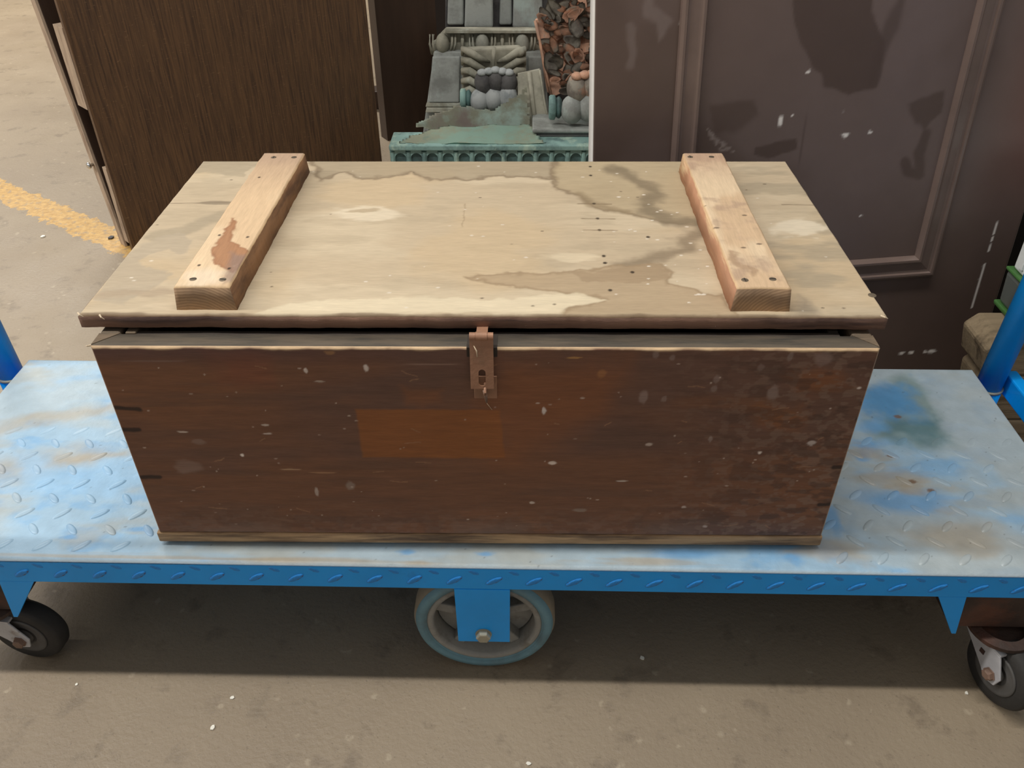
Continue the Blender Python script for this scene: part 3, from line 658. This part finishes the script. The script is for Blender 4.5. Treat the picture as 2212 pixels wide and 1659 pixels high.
# ------------------------------------------------------------------ brown panelled door
dup_ = np.array([-.0346, .0615, .9975]); du = np.array([math.cos(.1), math.sin(.1), 0]); du -= dup_ * (du @ dup_); du /= np.linalg.norm(du); dn = np.cross(du, dup_)
DO = np.array([.185, .5785, .0])
DW, DH, DT = .828, 1.98, .044
door = empty('panelled_door', DO, 'dark brown glossy panelled door with white left edge leaning behind the chest', 'door')
m_door = mat('brown_gloss_paint', None, .36, .05, 20, bump=.05, bscale=60, spec=.45)
m_mould = mat('brown_gloss_moulding', (112, 95, 88), .26, .1, 20, bump=.05, spec=.5)
m_white = mat('white_primed_edge', (236, 234, 230), .7, .05, 20)
def dp(px, py):
    d = ray(px, py); q = CP + d * (((DO - CP) @ dn) / (d @ dn)) - DO; return (float(q @ du), float(q @ dup_))
DK = (70, 56, 50); LT_ = (94, 80, 76)
def door_col(u, v, P):
    p = Paint(u, v, (80, 66, 60))
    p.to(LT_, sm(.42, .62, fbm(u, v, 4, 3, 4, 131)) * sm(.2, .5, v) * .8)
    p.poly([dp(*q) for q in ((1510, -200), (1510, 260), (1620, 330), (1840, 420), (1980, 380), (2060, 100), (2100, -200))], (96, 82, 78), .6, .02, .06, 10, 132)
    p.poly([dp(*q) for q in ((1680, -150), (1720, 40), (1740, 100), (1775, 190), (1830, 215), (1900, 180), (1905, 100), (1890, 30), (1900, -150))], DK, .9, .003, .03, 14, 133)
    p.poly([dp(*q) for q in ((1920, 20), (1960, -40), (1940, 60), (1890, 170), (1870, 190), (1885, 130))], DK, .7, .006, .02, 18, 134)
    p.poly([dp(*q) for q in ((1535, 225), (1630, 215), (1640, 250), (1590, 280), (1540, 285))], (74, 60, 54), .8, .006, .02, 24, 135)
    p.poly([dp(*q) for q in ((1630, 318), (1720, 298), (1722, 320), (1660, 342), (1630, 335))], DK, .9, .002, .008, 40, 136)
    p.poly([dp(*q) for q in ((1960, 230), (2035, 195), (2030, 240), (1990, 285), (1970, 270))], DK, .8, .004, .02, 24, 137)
    p.line([dp(*q) for q in ((2005, 290), (1985, 330), (1985, 380), (1960, 370), (1955, 350))], DK, .009, .8, .4, .01, 30, 138)
    p.poly([dp(*q) for q in ((1395, -20), (1420, 20), (1450, 40), (1420, 90), (1415, 50), (1390, 30))], (106, 94, 90), .7, .004, .02, 30, 139)
    p.line([dp(1362, 60), dp(1370, 110), dp(1363, 140)], (102, 90, 86), .007, .7, .6, .01, 40, 140)
    # scuffs that show white primer
    Wc = (214, 208, 202)
    for a, b, w in (((2156, 478), (2147, 505), .0016), ((2126, 570), (2113, 620), .002), ((2113, 620), (2098, 664), .0017), ((2147, 505), (2126, 570), .0005)): p.line([dp(*a), dp(*b)], Wc, w, .9, .4, .004, 90, 141)
    for q, rx, ry in (((1948, 763), .007, .003), ((1968, 761), .006, .003), ((1998, 760), .004, .003), ((2012, 759), .008, .004), ((2072, 342), .004, .012), ((1826, 292), .005, .004), ((1746, 155), .003, .003), ((1686, 262), .003, .010), ((1712, 248), .002, .002), ((1820, 240), .002, .002), ((1880, 285), .003, .002), ((1860, 465), .002, .002)):
        p.dot(dp(*q), rx, ry, Wc, .85, .3)
    for q in ((1480, 0), (1474, 40), (1472, 60), (1477, 110)): p.dot(dp(*q), .002, .012, Wc, .8, .8)
    for k in range(6): p.line([dp(1525 + k * 6, 278 + k * 9), dp(1545 + k * 8, 292 + k * 7)], (140, 128, 122), .0015, .5, .6, .01, 60, 142)
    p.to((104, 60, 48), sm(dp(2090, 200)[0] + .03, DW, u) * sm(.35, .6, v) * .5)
    p.dot(dp(1735, 300), .001, .06, (66, 52, 48), .5)
    return p.c * 1.4
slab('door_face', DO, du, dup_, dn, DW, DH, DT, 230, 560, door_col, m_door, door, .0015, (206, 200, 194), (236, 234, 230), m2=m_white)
m_doorback = m_door
def moulding(u0, u1, v0, v1):
    prof = [(0, 0), (.001, .007), (.006, .0105), (.010, .0105), (.012, .0065), (.016, .006), (.030, .0085), (.033, .0095), (.036, .0115), (.040, .0115), (.0445, .002), (.045, 0)]
    bm = bmesh.new(); loops = []
    for off, hh in prof:
        loops.append([bm.verts.new([float(q) for q in DO + du * a + dup_ * b + dn * hh]) for a, b in ((u0 + off, v0 + off), (u1 - off, v0 + off), (u1 - off, v1 - off), (u0 + off, v1 - off))])
    for a, b in zip(loops, loops[1:]):
        for k in range(4): bm.faces.new((a[k], a[(k + 1) % 4], b[(k + 1) % 4], b[k]))
    return done('panel_moulding', bm, m_mould, door)
moulding(.138, .676, .284, 1.02); moulding(.138, .676, 1.14, 1.82)

# ------------------------------------------------------------------ veneer board at left
VA = .80; vu = np.array([math.cos(VA), math.sin(VA), 0]); vn = np.array([math.sin(VA), -math.cos(VA), 0])
VO = np.array([-1.066, 1.331, .0])
d = ray(825, 345); # width from the right edge sight line
q = CP + d * (((VO - CP) @ vn) / (d @ vn)) - VO; VW = float(q @ vu)
m_dkb = mat('dark_brown_board', (58, 42, 32), .45, .2, 6, (6, 6, .6))
ven = empty('veneered_board', VO, 'tall dark brown wood-veneered board with streaky vertical grain standing left of the copper pile', 'board')
tv = NT('walnut_veneer')
g1 = tv.noise(7, 6, .6, (7, 7, .35)); g2 = tv.noise(40, 4, .6, (6, 6, .25)); g3 = tv.noise(300, 2, .5, (.25, .25, 1.6))
cv = tv.ramp(g1, [(.28, L4((58, 42, 30))), (.45, L4((98, 70, 46))), (.56, L4((76, 54, 38))), (.75, L4((116, 84, 54)))])
cv = tv.mix(.5, cv, tv.ramp(g2, [(.35, L4((48, 34, 26))), (.6, L4((112, 82, 54)))]))
cv = tv.mix(tv.ramp(g3, [(.64, (0, 0, 0)), (.72, (.22, .22, .22))]), cv, L4((170, 136, 98)))
tv.link(cv, tv.b.inputs['Base Color']); tv.b.inputs['Roughness'].default_value = .5
m_ply = mat('pale_board_edge', (172, 150, 128), .75, .2, 14, (4, 4, 1), second=((138, 116, 98), 9, .5, .65))
bm = bmesh.new(); prism(bm, [VO, VO + vu * VW, VO + vu * VW + UZ * 1.95, VO + UZ * 1.95], -vn * .016); done('veneer_face', bm, tv.m, ven, bev=.0008)
# board leaning behind it, edge on to the camera
BO = VO - vn * .045
brd = empty('unfinished_board', BO, 'pale-edged thin board with chrome stud standing edge-on behind veneered board', 'board')
lean = -vn * .15
BT = 1.7
bm = bmesh.new(); prism(bm, [BO + vu * .004, BO + vu * (VW - .1), BO + vu * (VW - .1) + UZ * BT + lean * BT, BO + vu * .004 + UZ * BT + lean * BT], -vn * .028); done('board_panel', bm, m_dkb, brd, bev=.001)  # dark material puts the shade of the gap into the panel's colour
bm = bmesh.new(); prism(bm, [BO + vu * -.004 - vn * .001, BO + vu * .0038 - vn * .001, BO + vu * .0038 - vn * .001 + UZ * BT + lean * BT, BO + vu * -.004 - vn * .001 + UZ * BT + lean * BT], -vn * .03); done('edge_strip', bm, m_ply, brd, bev=.001)
for z0, z1 in ((.02, .24), (.40, .60)):
    bm = bmesh.new(); prism(bm, [BO + vu * .0 + UZ * z0 + vn * .026, BO + vu * .02 + UZ * z0 + vn * .026, BO + vu * .02 + UZ * z1 + vn * .026, BO + vu * .0 + UZ * z1 + vn * .026], -vn * .014 + lean * (z0 + z1) * .3); done('core_lath', bm, m_ply, ven)
p0 = BO - vn * .012 + UZ * .235 + lean * .235 - vu * .004
m_chrome = mat('chrome', (220, 220, 216), .15, 0, metal=1, bump=0)
bm = bmesh.new(); lathe(bm, [(.004, 0), (.004, .008), (.008, .009), (.009, .014), (.006, .018)], 20, axis_matrix(p0, -vu)); done('chrome_stud', bm, m_chrome, brd, True)

# narrow dark board behind, with a cupboard added as dark backdrop to cover bright floor
a = on(838, 300, 2, 0); b = on(950, 262, 2, 0)
a = np.array([a[0], a[1], 0]); 
a = np.array([-.455, 2.2, 0]); b = np.array([-.262, 2.30, 0])
bm = bmesh.new(); prism(bm, [a, b, b + UZ * 1.7, a + UZ * 1.7], (-.03, .045, 0)); o = done('dark_narrow_board', bm, m_dkb, bev=.001)
tag(o, 'narrow very dark brown board standing upright left of the green copper pieces', 'board')
m_cup = mat('backdrop_cupboard', (44, 36, 32), .6, .2, 5)
cup = empty('backdrop_cupboard', (0.1, 3.1, 0), 'added dark backdrop cupboard hiding bright floor behind the pile of copper ornaments', 'cupboard')
box('backdrop_body', -.40, 1.2, 2.95, 3.4, 0, 1.6, m_cup, cup, .003)
for k in range(2): box('backdrop_door', -.39 + k * .8, .39 + k * .8, 2.935, 2.949, .06, 1.58, m_cup, cup, .002)
box('dropped_batten', -1.0, -.45, 2.55, 2.63, 0, .07, m_dkb, None, .003); tag(bpy.data.objects['dropped_batten'], 'short dark timber lying on floor glimpsed behind the veneered board', 'timber')

# ------------------------------------------------------------------ pile of old copper ornaments
def vmat(name, c, c2, sc=14, lo=.45, hi=.65, c3=None, rough=.7):
    t = NT(name); base = t.mix(t.ramp(t.noise(sc, 6, .65), [(lo, (0, 0, 0)), (hi, (1, 1, 1))]), L4(c), L4(c2))
    if c3: base = t.mix(t.ramp(t.noise(sc * .6, 5, .7, (1.3, 1, .8)), [(.55, (0, 0, 0)), (.66, (1, 1, 1))]), base, L4(c3))
    t.link(base, t.b.inputs['Base Color']); t.b.inputs['Roughness'].default_value = rough
    bn = t.new('ShaderNodeBump'); bn.inputs['Strength'].default_value = .4; bn.inputs['Distance'].default_value = .004
    t.link(t.noise(sc * 5, 5, .6), bn.inputs['Height']); t.link(bn.outputs[0], t.b.inputs['Normal']); return t.m
m_verd = vmat('verdigris', (138, 172, 166), (104, 132, 130), 16, .45, .62, (176, 200, 184))
m_verds = vmat('pale_verdigris_sheet', (176, 206, 192), (186, 190, 168), 8, .45, .6, (150, 176, 164))
m_verdd = vmat('dark_verdigris', (86, 116, 114), (64, 82, 82), 16)
m_grey = vmat('grey_patina', (158, 162, 158), (126, 128, 124), 9, .45, .62, (172, 186, 182))
m_olive = vmat('olive_patina', (164, 160, 144), (134, 132, 118), 10, .45, .6, (174, 176, 164))
m_eggs = vmat('egg_patina', (166, 166, 154), (140, 140, 130), 12)
m_blk = vmat('black_patina', (92, 90, 90), (64, 62, 64), 18)
m_pale = vmat('pale_patina', (172, 176, 176), (138, 144, 146), 20, .5, .66)
m_sheet = vmat('dusty_copper_sheet', (160, 160, 142), (184, 204, 194), 6, .48, .6, (154, 142, 134))
m_oran = vmat('bare_copper_orange', (206, 158, 130), (168, 132, 112), 26, .42, .6, (158, 150, 136))
m_leafg = vmat('grey_leaf', (152, 146, 134), (118, 110, 102), 20, .45, .6, (186, 142, 118))

# fluted cornice in front
cor = empty('fluted_copper_cornice', at(1050, 330, 1.75) * np.array([1, 1, 0]), 'verdigris copper cornice with row of arched flutes at front of the pile', 'cornice')
cz = float(at(1050, 322, 1.75)[2]); cx0 = float(at(840, 320, 1.75)[0]); cx1 = .46
box('cornice_body', cx0 + .006, cx1, 1.765, 1.86, 0, cz - .006, m_verdd, cor, .003)
box('cornice_cap', cx0, cx1 + .005, 1.748, 1.87, cz - .006, cz + .012, m_verd, cor, .004)
pitch = .0505; nfl = int((cx1 - cx0) / pitch)
for i in range(nfl + 1):
    x = cx0 + .008 + i * pitch
    bm = bmesh.new(); tube_mesh(bm, [(x, 1.763, .01), (x, 1.763, cz - .012)], .0085, 10); add_box(bm, x - .008, x + .008, 1.763, 1.767, .01, cz - .007); done('flute_rib', bm, m_verd, cor)
    if i < nfl:
        bm = bmesh.new(); xm = x + pitch / 2; pts = [(x + .008, 1.757, cz - .006)] + [(xm + .018 * math.cos(aa), 1.757, cz - .034 + .018 * math.sin(aa)) for aa in np.linspace(math.pi, 0, 9)] + [(x + pitch - .008, 1.757, cz - .006)]
        prism(bm, pts, (0, .008, 0)); done('flute_arch', bm, m_verd, cor)
# torn sheets lying on the cornice
def sheet(name, outline, Y0, row0, k, m, label, cat, seed, amp=.012, th=.003, n=46):
    """torn sheet resting on a slope: outline in photo pixels on the plane Y = Y0 + (row0 - row) * k"""
    xs = [q[0] for q in outline]; ys = [q[1] for q in outline]
    gx, gy = np.meshgrid(np.linspace(min(xs), max(xs), n), np.linspace(min(ys), max(ys), n)); gx = gx.ravel(); gy = gy.ravel()
    wx = gx + (fbm(gx, gy, .06, seed=seed) - .5) * 22; wy = gy + (fbm(gx, gy, .06, seed=seed + 9) - .5) * 12
    ins = poly_sd(wx, wy, outline) > -1
    off = (fbm(gx, gy, .016, .03, seed=seed + 3) - .5) * amp * 3
    bm = bmesh.new(); vs = {}
    for i in range(n * n):
        if ins[i]:
            p = at(gx[i], gy[i], Y0 + (row0 - gy[i]) * k); vs[i] = bm.verts.new((p[0], p[1], p[2] + off[i]))
    for r in range(n - 1):
        for c in range(n - 1):
            ks = (r * n + c, r * n + c + 1, (r + 1) * n + c + 1, (r + 1) * n + c)
            if all(q in vs for q in ks): bm.faces.new([vs[q] for q in ks])
    for v in [v for v in bm.verts if not v.link_faces]: bm.verts.remove(v)
    bmesh.ops.solidify(bm, geom=bm.faces[:], thickness=th)
    o = done(name, bm, m, None, True); tag(o, label, cat, 'torn copper sheets on the pile'); return o
sheet('torn_copper_sheet', [(862, 309), (895, 288), (950, 276), (1060, 270), (1150, 268), (1180, 309), (1050, 311)], 1.757, 311, .0031, m_verds, 'bright pale green torn copper sheet lying flat on the fluted cornice', 'sheet metal', 201, .004)
sheet('crumpled_copper_sheet', [(893, 270), (930, 246), (975, 230), (1060, 234), (1105, 212), (1140, 186), (1150, 282), (1040, 290), (960, 288)], 1.881, 288, .0008, m_sheet, 'olive grey crumpled copper sheet with whitish left lobe above the green sheet', 'sheet metal', 207, .008)
# leaning console slab
def leaning(px, py, Y0, row0, k): return at(px, py, Y0 + (row0 - py) * k)
con = empty('console_slab', at(1050, 250, 2.02) * np.array([1, 1, 0]), 'grey copper console slab with plain panel leaning up behind the crumpled sheet', 'architectural ornament', None)
def cs(px, py, o=0): return leaning(px, py, 2.13 - o, 262, .0002)
bm = bmesh.new(); prism(bm, [cs(937, 112), cs(1175, 112), cs(1190, 300), cs(912, 300)], (0, .03, 0)); done('slab_body', bm, m_grey, con, bev=.003)
bm = bmesh.new(); prism(bm, [cs(934, 122, .012), cs(994, 122, .012), cs(992, 222, .012), cs(926, 222, .012)], (0, .014, 0)); done('raised_panel', bm, m_grey, con, bev=.005)
bm = bmesh.new(); prism(bm, [cs(1140, 122, .012), cs(1172, 122, .012), cs(1178, 222, .012), cs(1142, 222, .012)], (0, .014, 0)); done('raised_panel', bm, m_grey, con, bev=.005)
for r0, r1, o in ((224, 231, .018), (234, 243, .026)):
    bm = bmesh.new(); prism(bm, [cs(921, r0, o), cs(1000, r0, o), cs(1000, r1, o), cs(919, r1, o)], (0, o + .001, 0)); done('base_moulding', bm, m_olive, con, bev=.002)
# egg-and-dart moulding
egg = empty('egg_and_dart_moulding', at(1050, 118, 2.14) * np.array([1, 1, 0]), 'copper egg-and-dart moulding strip with broken left end across top of the console', 'moulding')
def es(px, py, o=0): return at(px, py, 2.19 - o)
bm = bmesh.new(); prism(bm, [es(962, 66), es(1185, 66), es(1190, 119), es(932, 119), es(933, 96), es(944, 90), es(950, 78)], (0, .05, 0)); done('moulding_body', bm, m_olive, egg, bev=.003)
bm = bmesh.new(); prism(bm, [es(962, 66, .03), es(1190, 66, .03), es(1190, 72, .03), es(960, 72, .03)], (0, .032, 0)); done('moulding_fillet', bm, m_olive, egg, bev=.001)
def ellipsoid(bm, c, r, seg=16, rings=10, rot=None):
    M = Matrix.Translation(Vector([float(q) for q in c])) @ (rot or Matrix()) @ Matrix.Diagonal((*r, 1)); bmesh.ops.create_uvsphere(bm, u_segments=seg, v_segments=rings, radius=1, matrix=M)
for px_ in (956, 1042, 1128):
    bm = bmesh.new(); ellipsoid(bm, es(px_, 94, .016), (.023, .024, .034)); done('egg', bm, m_olive if px_ == 956 else m_eggs, egg, True)
    for s in (-1, 1):
        for k, off in ((0, 20), (1, 27)):
            bm = bmesh.new(); tube_mesh(bm, [es(px_ + s * off, 74, .012), es(px_ + s * (off + 1), 95, .02), es(px_ + s * (off - 4), 117, .012)], .0048 - .001 * k, 8); done('egg_shell_rib', bm, m_olive, egg, True)
for px_ in (999, 1085):
    bm = bmesh.new(); tube_mesh(bm, [es(px_, 74, .006), es(px_, 117, .012)], [.008, .003], 8); done('dart', bm, m_olive, egg, True)
# acanthus bracket
ac = empty('acanthus_bracket', at(1065, 235, 2.07) * np.array([1, 1, 0]), 'olive copper acanthus-leaf bracket above the dark lobed vase', 'architectural ornament')
def as_(px, py, o=0): return at(px, py, 2.09 - o)
bm = bmesh.new(); prism(bm, [as_(1000, 118), as_(1008, 106), as_(1120, 102), as_(1135, 112), as_(1136, 152), as_(1130, 250), as_(996, 250)], (0, .035, 0)); done('bracket_body', bm, m_olive, ac, bev=.006)
bm = bmesh.new(); tube_mesh(bm, [as_(1067, 103, .02), as_(1066, 130, .018), as_(1065, 200, .01)], [.007, .006, .003], 10); done('leaf_midrib', bm, m_olive, ac, True)
for s in (-1, 1):
    for k in range(5):
        x0, y0 = 1066 + s * 8, 108 + k * 20
        pts = [as_(x0, y0 + 26, .006), as_(x0 + s * 22, y0 + 18, .022), as_(x0 + s * 44, y0 + 4, .026), as_(x0 + s * 58, y0 - 2 + k * 3, .014), as_(x0 + s * 60, y0 + 12, .004)]
        bm = bmesh.new(); tube_mesh(bm, pts, [.004, .011, .013, .010, .004], 10); done('leaf_lobe', bm, m_olive, ac, True)
bm = bmesh.new(); ellipsoid(bm, as_(1122, 112, .02), (.018, .016, .015)); done('scroll_end', bm, m_olive, ac, True)
# lobed vases lying on their side
def vase(name, cx, cy, Y, s, label, mt, mb, mtop):
    Cc = at(cx, cy, Y); v = empty(name, (Cc[0], Cc[1], 0), label, 'vase ornament', 'lobed copper vase ornaments')
    def q(dx, dz, dy=0): return (float(Cc[0] + dx * s), float(Cc[1] + dy * s), float(Cc[2] + dz * s))
    Mx = axis_matrix(q(-.095, 0), (1, 0, 0))
    bm = bmesh.new(); lathe(bm, [(.030 * s, 0), (.034 * s, .004 * s), (.034 * s, .016 * s), (.026 * s, .02 * s)], 28, Mx); done('end_cap', bm, m_verd, v, True)
    bm = bmesh.new(); lathe(bm, [(.024 * s, .019 * s), (.030 * s, .026 * s), (.030 * s, .03 * s), (.022 * s, .036 * s)], 28, Mx); done('neck_ring', bm, m_verdd, v, True)
    for k in range(3):
        bm = bmesh.new(); ellipsoid(bm, q(-.030 + k * .047, -.002 + .006 * k, -.012), (.033 * s, .036 * s, .040 * s)); done('belly_lobe', bm, mb, v, True)
    for k in range(3):
        bm = bmesh.new(); ellipsoid(bm, q(-.016 + k * .040, .055 + (.008 if k == 1 else 0), .0), (.031 * s, .036 * s, .042 * s)); done('shoulder_lobe', bm, mt, v, True)
    for k in range(5):
        bm = bmesh.new(); ellipsoid(bm, q(-.02 + k * .022, .09 + (.008 - .004 * abs(k - 2)), -.012), (.017 * s, .020 * s, .011 * s), 10, 6); done('leaf_tip', bm, mtop, v, True)
    return v
vase('lobed_copper_vase', 1056, 214, 2.012, 1.0, 'dark-shouldered lobed copper vase with pale belly lying below the acanthus leaf', m_blk, m_pale, m_pale)
vase('lobed_copper_vase', 1258, 232, 1.865, 1.12, 'larger grey lobed copper vase with orange leaf tips beside the white door edge', m_leafg, m_grey, m_oran)
# beaded strip leaning across
def ss(px, py, o=0): return at(px, py, 1.935 + (285 - py) * .0006 - o)
st = empty('ribbed_copper_strip', ss(1165, 285) * np.array([1, 1, 0]), 'olive copper strip with raised rib leaning between the two lobed vases', 'sheet metal')
bm = bmesh.new(); prism(bm, [ss(1118, 160), ss(1166, 150), ss(1190, 282), ss(1120, 284)], (0, .006, .002)); done('strip_plate', bm, m_olive, st, bev=.001)
bm = bmesh.new(); tube_mesh(bm, [ss(1143, 156, .002), ss(1150, 220, .002), ss(1158, 280, .002)], .008, 10); done('raised_rib', bm, m_olive, st, True)
bm = bmesh.new(); tube_mesh(bm, [ss(1166, 151, .002), ss(1176, 220, .002), ss(1189, 280, .002)], .004, 8); done('rolled_edge', bm, m_olive, st, True)
# dark ledge
lz = float(at(1200, 282, 1.82)[2]); lx = float(at(1150, 282, 1.82)[0])
led = empty('copper_ledge', (lx + .15, 1.85, 0), 'dark grey copper ledge lying on cornice under the larger lobed vase', 'architectural ornament')
box('ledge_top', lx, .47, 1.815, 1.98, lz - .008, lz + .006, m_grey, led, .005)
box('ledge_front', lx + .01, .47, 1.822, 1.97, cz + .012, lz - .008, m_blk, led, .003)
# ornate corroded leaf panel
def os_(px, py, o=0): return at(px, py, 2.02 + (215 - py) * .0003 - o)
orn = empty('ornate_leaf_panel', os_(1220, 215) * np.array([1, 1, 0]), 'orange and grey corroded copper panel of curled leaves beside the white door edge', 'architectural ornament')
bm = bmesh.new(); prism(bm, [os_(1156, 44), os_(1178, 36), os_(1200, 20), os_(1240, -10), os_(1330, -10), os_(1330, 160), os_(1240, 190), os_(1198, 208), os_(1182, 200), os_(1170, 130)], (0, .02, 0)); done('panel_back', bm, m_oran, orn, bev=.002)
rs = random.Random(4)
for k in range(95):
    tpar = rs.random(); py = 5 + 190 * tpar; xl = 1160 + (py - 44) * .25 if py > 44 else 1160 + (44 - py) * 1.0
    px_ = rs.uniform(xl + 6, 1300 - (max(0, py - 120)) * .7)
    c = os_(px_, py, rs.uniform(.004, .03)); L = rs.uniform(.018, .036); wd = L * rs.uniform(.45, .7)
    bm = bmesh.new(); n = 7; rows = []
    for i in range(n):
        s_ = i / (n - 1); ww = wd * math.sin(math.pi * min(.95, .12 + .85 * s_)) ** .7
        rows.append([bm.verts.new(((j - 2) / 2 * ww, -(.5 * L) * (s_ ** 2) * .6 + .25 * abs(j - 2) / 2 * ww * (1 if k % 2 else -1), (s_ - .5) * 2 * L + rs.uniform(-.002, .002))) for j in range(5)])
    for a, b in zip(rows, rows[1:]):
        for j in range(4): bm.faces.new((a[j], a[j + 1], b[j + 1], b[j]))
    bmesh.ops.solidify(bm, geom=bm.faces[:], thickness=.002)
    bmesh.ops.transform(bm, matrix=Matrix.Translation(Vector([float(q) for q in c])) @ Matrix.Rotation(rs.uniform(-1.6, 1.6), 4, 'Y') @ Matrix.Rotation(rs.uniform(-.6, .9), 4, 'X'), verts=bm.verts)
    done('curled_leaf', bm, m_leafg if rs.random() < .55 else m_oran, orn, True)
bm = bmesh.new(); tube_mesh(bm, [os_(1156, 44, .01), os_(1166, 90, .012), os_(1176, 140, .012), os_(1190, 205, .01)], .005, 8); done('panel_rim', bm, m_oran, orn, True)
# fluted block at the top of the pile
def bs(px, py, o=0): return at(px, py, 2.34 - o)
blk = empty('fluted_copper_block', bs(1060, 60) * np.array([1, 1, 0]), 'dark grey copper block with raised upright panels at the top of the pile', 'architectural ornament')
bm = bmesh.new(); prism(bm, [bs(962, -40), bs(1200, -40), bs(1200, 62), bs(962, 62)], (0, .06, 0)); done('block_body', bm, m_blk, blk, bev=.004)
for x0, x1 in ((966, 1001), (1003, 1064), (1078, 1105), (1107, 1171)):
    wide = x1 - x0 > 50; o = .05 if wide else .02
    bm = bmesh.new(); prism(bm, [bs(x0 + 3, -40, o), bs(x1, -40, o), bs(x1 + 1, 61 if wide else 55, o), bs(x0, 61 if wide else 55, o)], (0, o + .002, 0)); done('upright_panel', bm, m_grey, blk, bev=.008, seg=3)
# blocks that carry the vase and the top of the pile
vz = float(at(1056, 214, 2.012)[2]) - .0425
box('copper_pedestal', -.19, .04, 1.985, 2.075, 0, vz, m_grey, None, .004); tag(bpy.data.objects['copper_pedestal'], 'grey copper pedestal block under the dark-shouldered vase', 'architectural ornament')
bz2 = float(bs(1060, 62)[2]) - .002
box('copper_base_block', -.22, .30, 2.30, 2.46, 0, bz2, m_blk, None, .004); tag(bpy.data.objects['copper_base_block'], 'dark copper block behind the console slab carrying the panelled block', 'architectural ornament')

# ------------------------------------------------------------------ things at the right
m_tim = mat('weathered_timber', (150, 132, 106), .85, .25, 8, (1, 7, 7), bump=.5, bscale=50, second=((98, 84, 66), 5, .5, .66))
def timber(y0, y1, z0, z1, x0, x1, label):
    bm = bmesh.new(); c = .022
    prism(bm, [(x0 + .012, y0, z0), (x1, y0, z0), (x1, y0, z1), (x0 + c, y0, z1), (x0, y0, z1 - c)], (0, y1 - y0, 0))
    o = done('timber_beam', bm, m_tim, bev=.006); tag(o, label, 'timber', 'weathered timber beams'); return o
timber(.462, .562, .205, FZ + .034, .878, 1.6, 'topmost weathered timber beam with rounded end beside the blue handle post')
timber(.46, .56, .103, .203, .90, 1.6, 'middle weathered timber beam in the stack beside the trolley end')
timber(.455, .56, 0, .101, .88, 1.6, 'lowest weathered timber beam lying on floor beside the trolley end')
m_green = mat('green_plastic', (70, 112, 60), .4, .15, 20)
m_bin = mat('smoky_plastic', (92, 96, 92), .3, .15, 12)
m_clr = mat('white_plastic', (226, 228, 226), .4, .06, 20)
# grey tote with green rims, standing on the beams
bz = FZ + .0345
tf = on(2146, 655, 2, bz)          # far left foot of the tote
tx, ty = float(tf[0]), float(tf[1]); print('TOTE', tx, ty)
bin_ = empty('plastic_tote', (tx + .2, ty - .08, bz), 'smoky grey plastic tote with green rims on the timbers behind the blue post', 'tote')
def frustum(bm, x0, x1, y0, y1, z0, z1, g):
    v = [bm.verts.new(q) for q in ((x0 + g, y0 + g, z0), (x1 - g, y0 + g, z0), (x1 - g, y1 - g, z0), (x0 + g, y1 - g, z0), (x0, y0, z1), (x1, y0, z1), (x1, y1, z1), (x0, y1, z1))]
    for f in ((0, 3, 2, 1), (4, 5, 6, 7), (0, 1, 5, 4), (1, 2, 6, 5), (2, 3, 7, 6), (3, 0, 4, 7)): bm.faces.new([v[i] for i in f])
ya = ty - .17
bm = bmesh.new(); frustum(bm, tx, tx + .4, ya, ty, bz + .009, bz + .072, .004); done('tote_body', bm, m_bin, bin_, bev=.006)
bm = bmesh.new(); frustum(bm, tx - .002, tx + .402, ya - .002, ty + .002, bz, bz + .009, .001); done('tote_rim', bm, m_green, bin_, bev=.003)
bm = bmesh.new(); frustum(bm, tx - .003, tx + .403, ya - .003, ty + .003, bz + .073, bz + .080, .001); done('tote_rim', bm, m_green, bin_, bev=.003)
wz = bz + .0805
wb = empty('white_ribbed_basket', (tx + .2, ty - .08, wz), 'white ribbed plastic basket standing on the green-rimmed tote', 'basket')
bm = bmesh.new(); frustum(bm, tx + .004, tx + .39, ya + .006, ty - .004, wz, wz + .16, .002); done('basket_body', bm, m_clr, wb, bev=.004)
for k in range(9):
    x = tx + .03 + k * .04; box('basket_rib', x, x + .012, ya + .003, ya + .012, wz + .01, wz + .155, m_clr, wb, .001)
for k in range(4):
    y = ya + .03 + k * .034; box('basket_rib', tx + .001, tx + .012, y, y + .012, wz + .01, wz + .155, m_clr, wb, .001)
m_gap = mat('gap_sheet', (30, 28, 28), .4, .1, 20)  # black sheet added to give the darkness of the gap beside the door
bm = bmesh.new(); prism(bm, [(.97, .76, 0), (1.30, .78, 0), (1.30, .85, 1.3), (.97, .83, 1.3)], (0, .03, 0)); o = done('gap_sheet', bm, m_gap, bev=.002); tag(o, 'thin black frame standing in for the dark gap right of the brown door', 'filler')

# ------------------------------------------------------------------ litter on the floor
m_chip = mat('paint_chip', (226, 222, 210), .8, .1, 40)
rs = random.Random(11)
chips = [((93, 512), 'white paint chip on floor below the yellow line', .009), ((1388, 1423), 'pale chip on floor in the shadow right of the middle wheel', .005), ((166, 1479), 'tiny white chip at left end of the shadow edge', .003), ((501, 1508), 'tiny pale chip on floor left of the middle wheel', .004),
         ((1142, 1650), 'pale crumb at the bottom edge of the floor', .004), ((2087, 1498), 'small pale chip beside right caster', .004), ((460, 1572), 'slim pale splinter on the front floor at left', .005), ((240, 515), 'dark crumb of dirt at foot of the veneered board', .012)]
for (q, lb, r) in chips:
    p = on(q[0], q[1], 2, 0.0); bm = bmesh.new(); n = 6
    pts = [(p[0] + r * rs.uniform(.5, 1) * math.cos(2 * math.pi * k / n), p[1] + r * rs.uniform(.5, 1) * math.sin(2 * math.pi * k / n), .0003) for k in range(n)]
    prism(bm, pts, (0, 0, r * .35)); o = done('floor_chip', bm, m_chip if 'dark' not in lb else m_blk); tag(o, lb, 'debris', 'small chips on the floor')
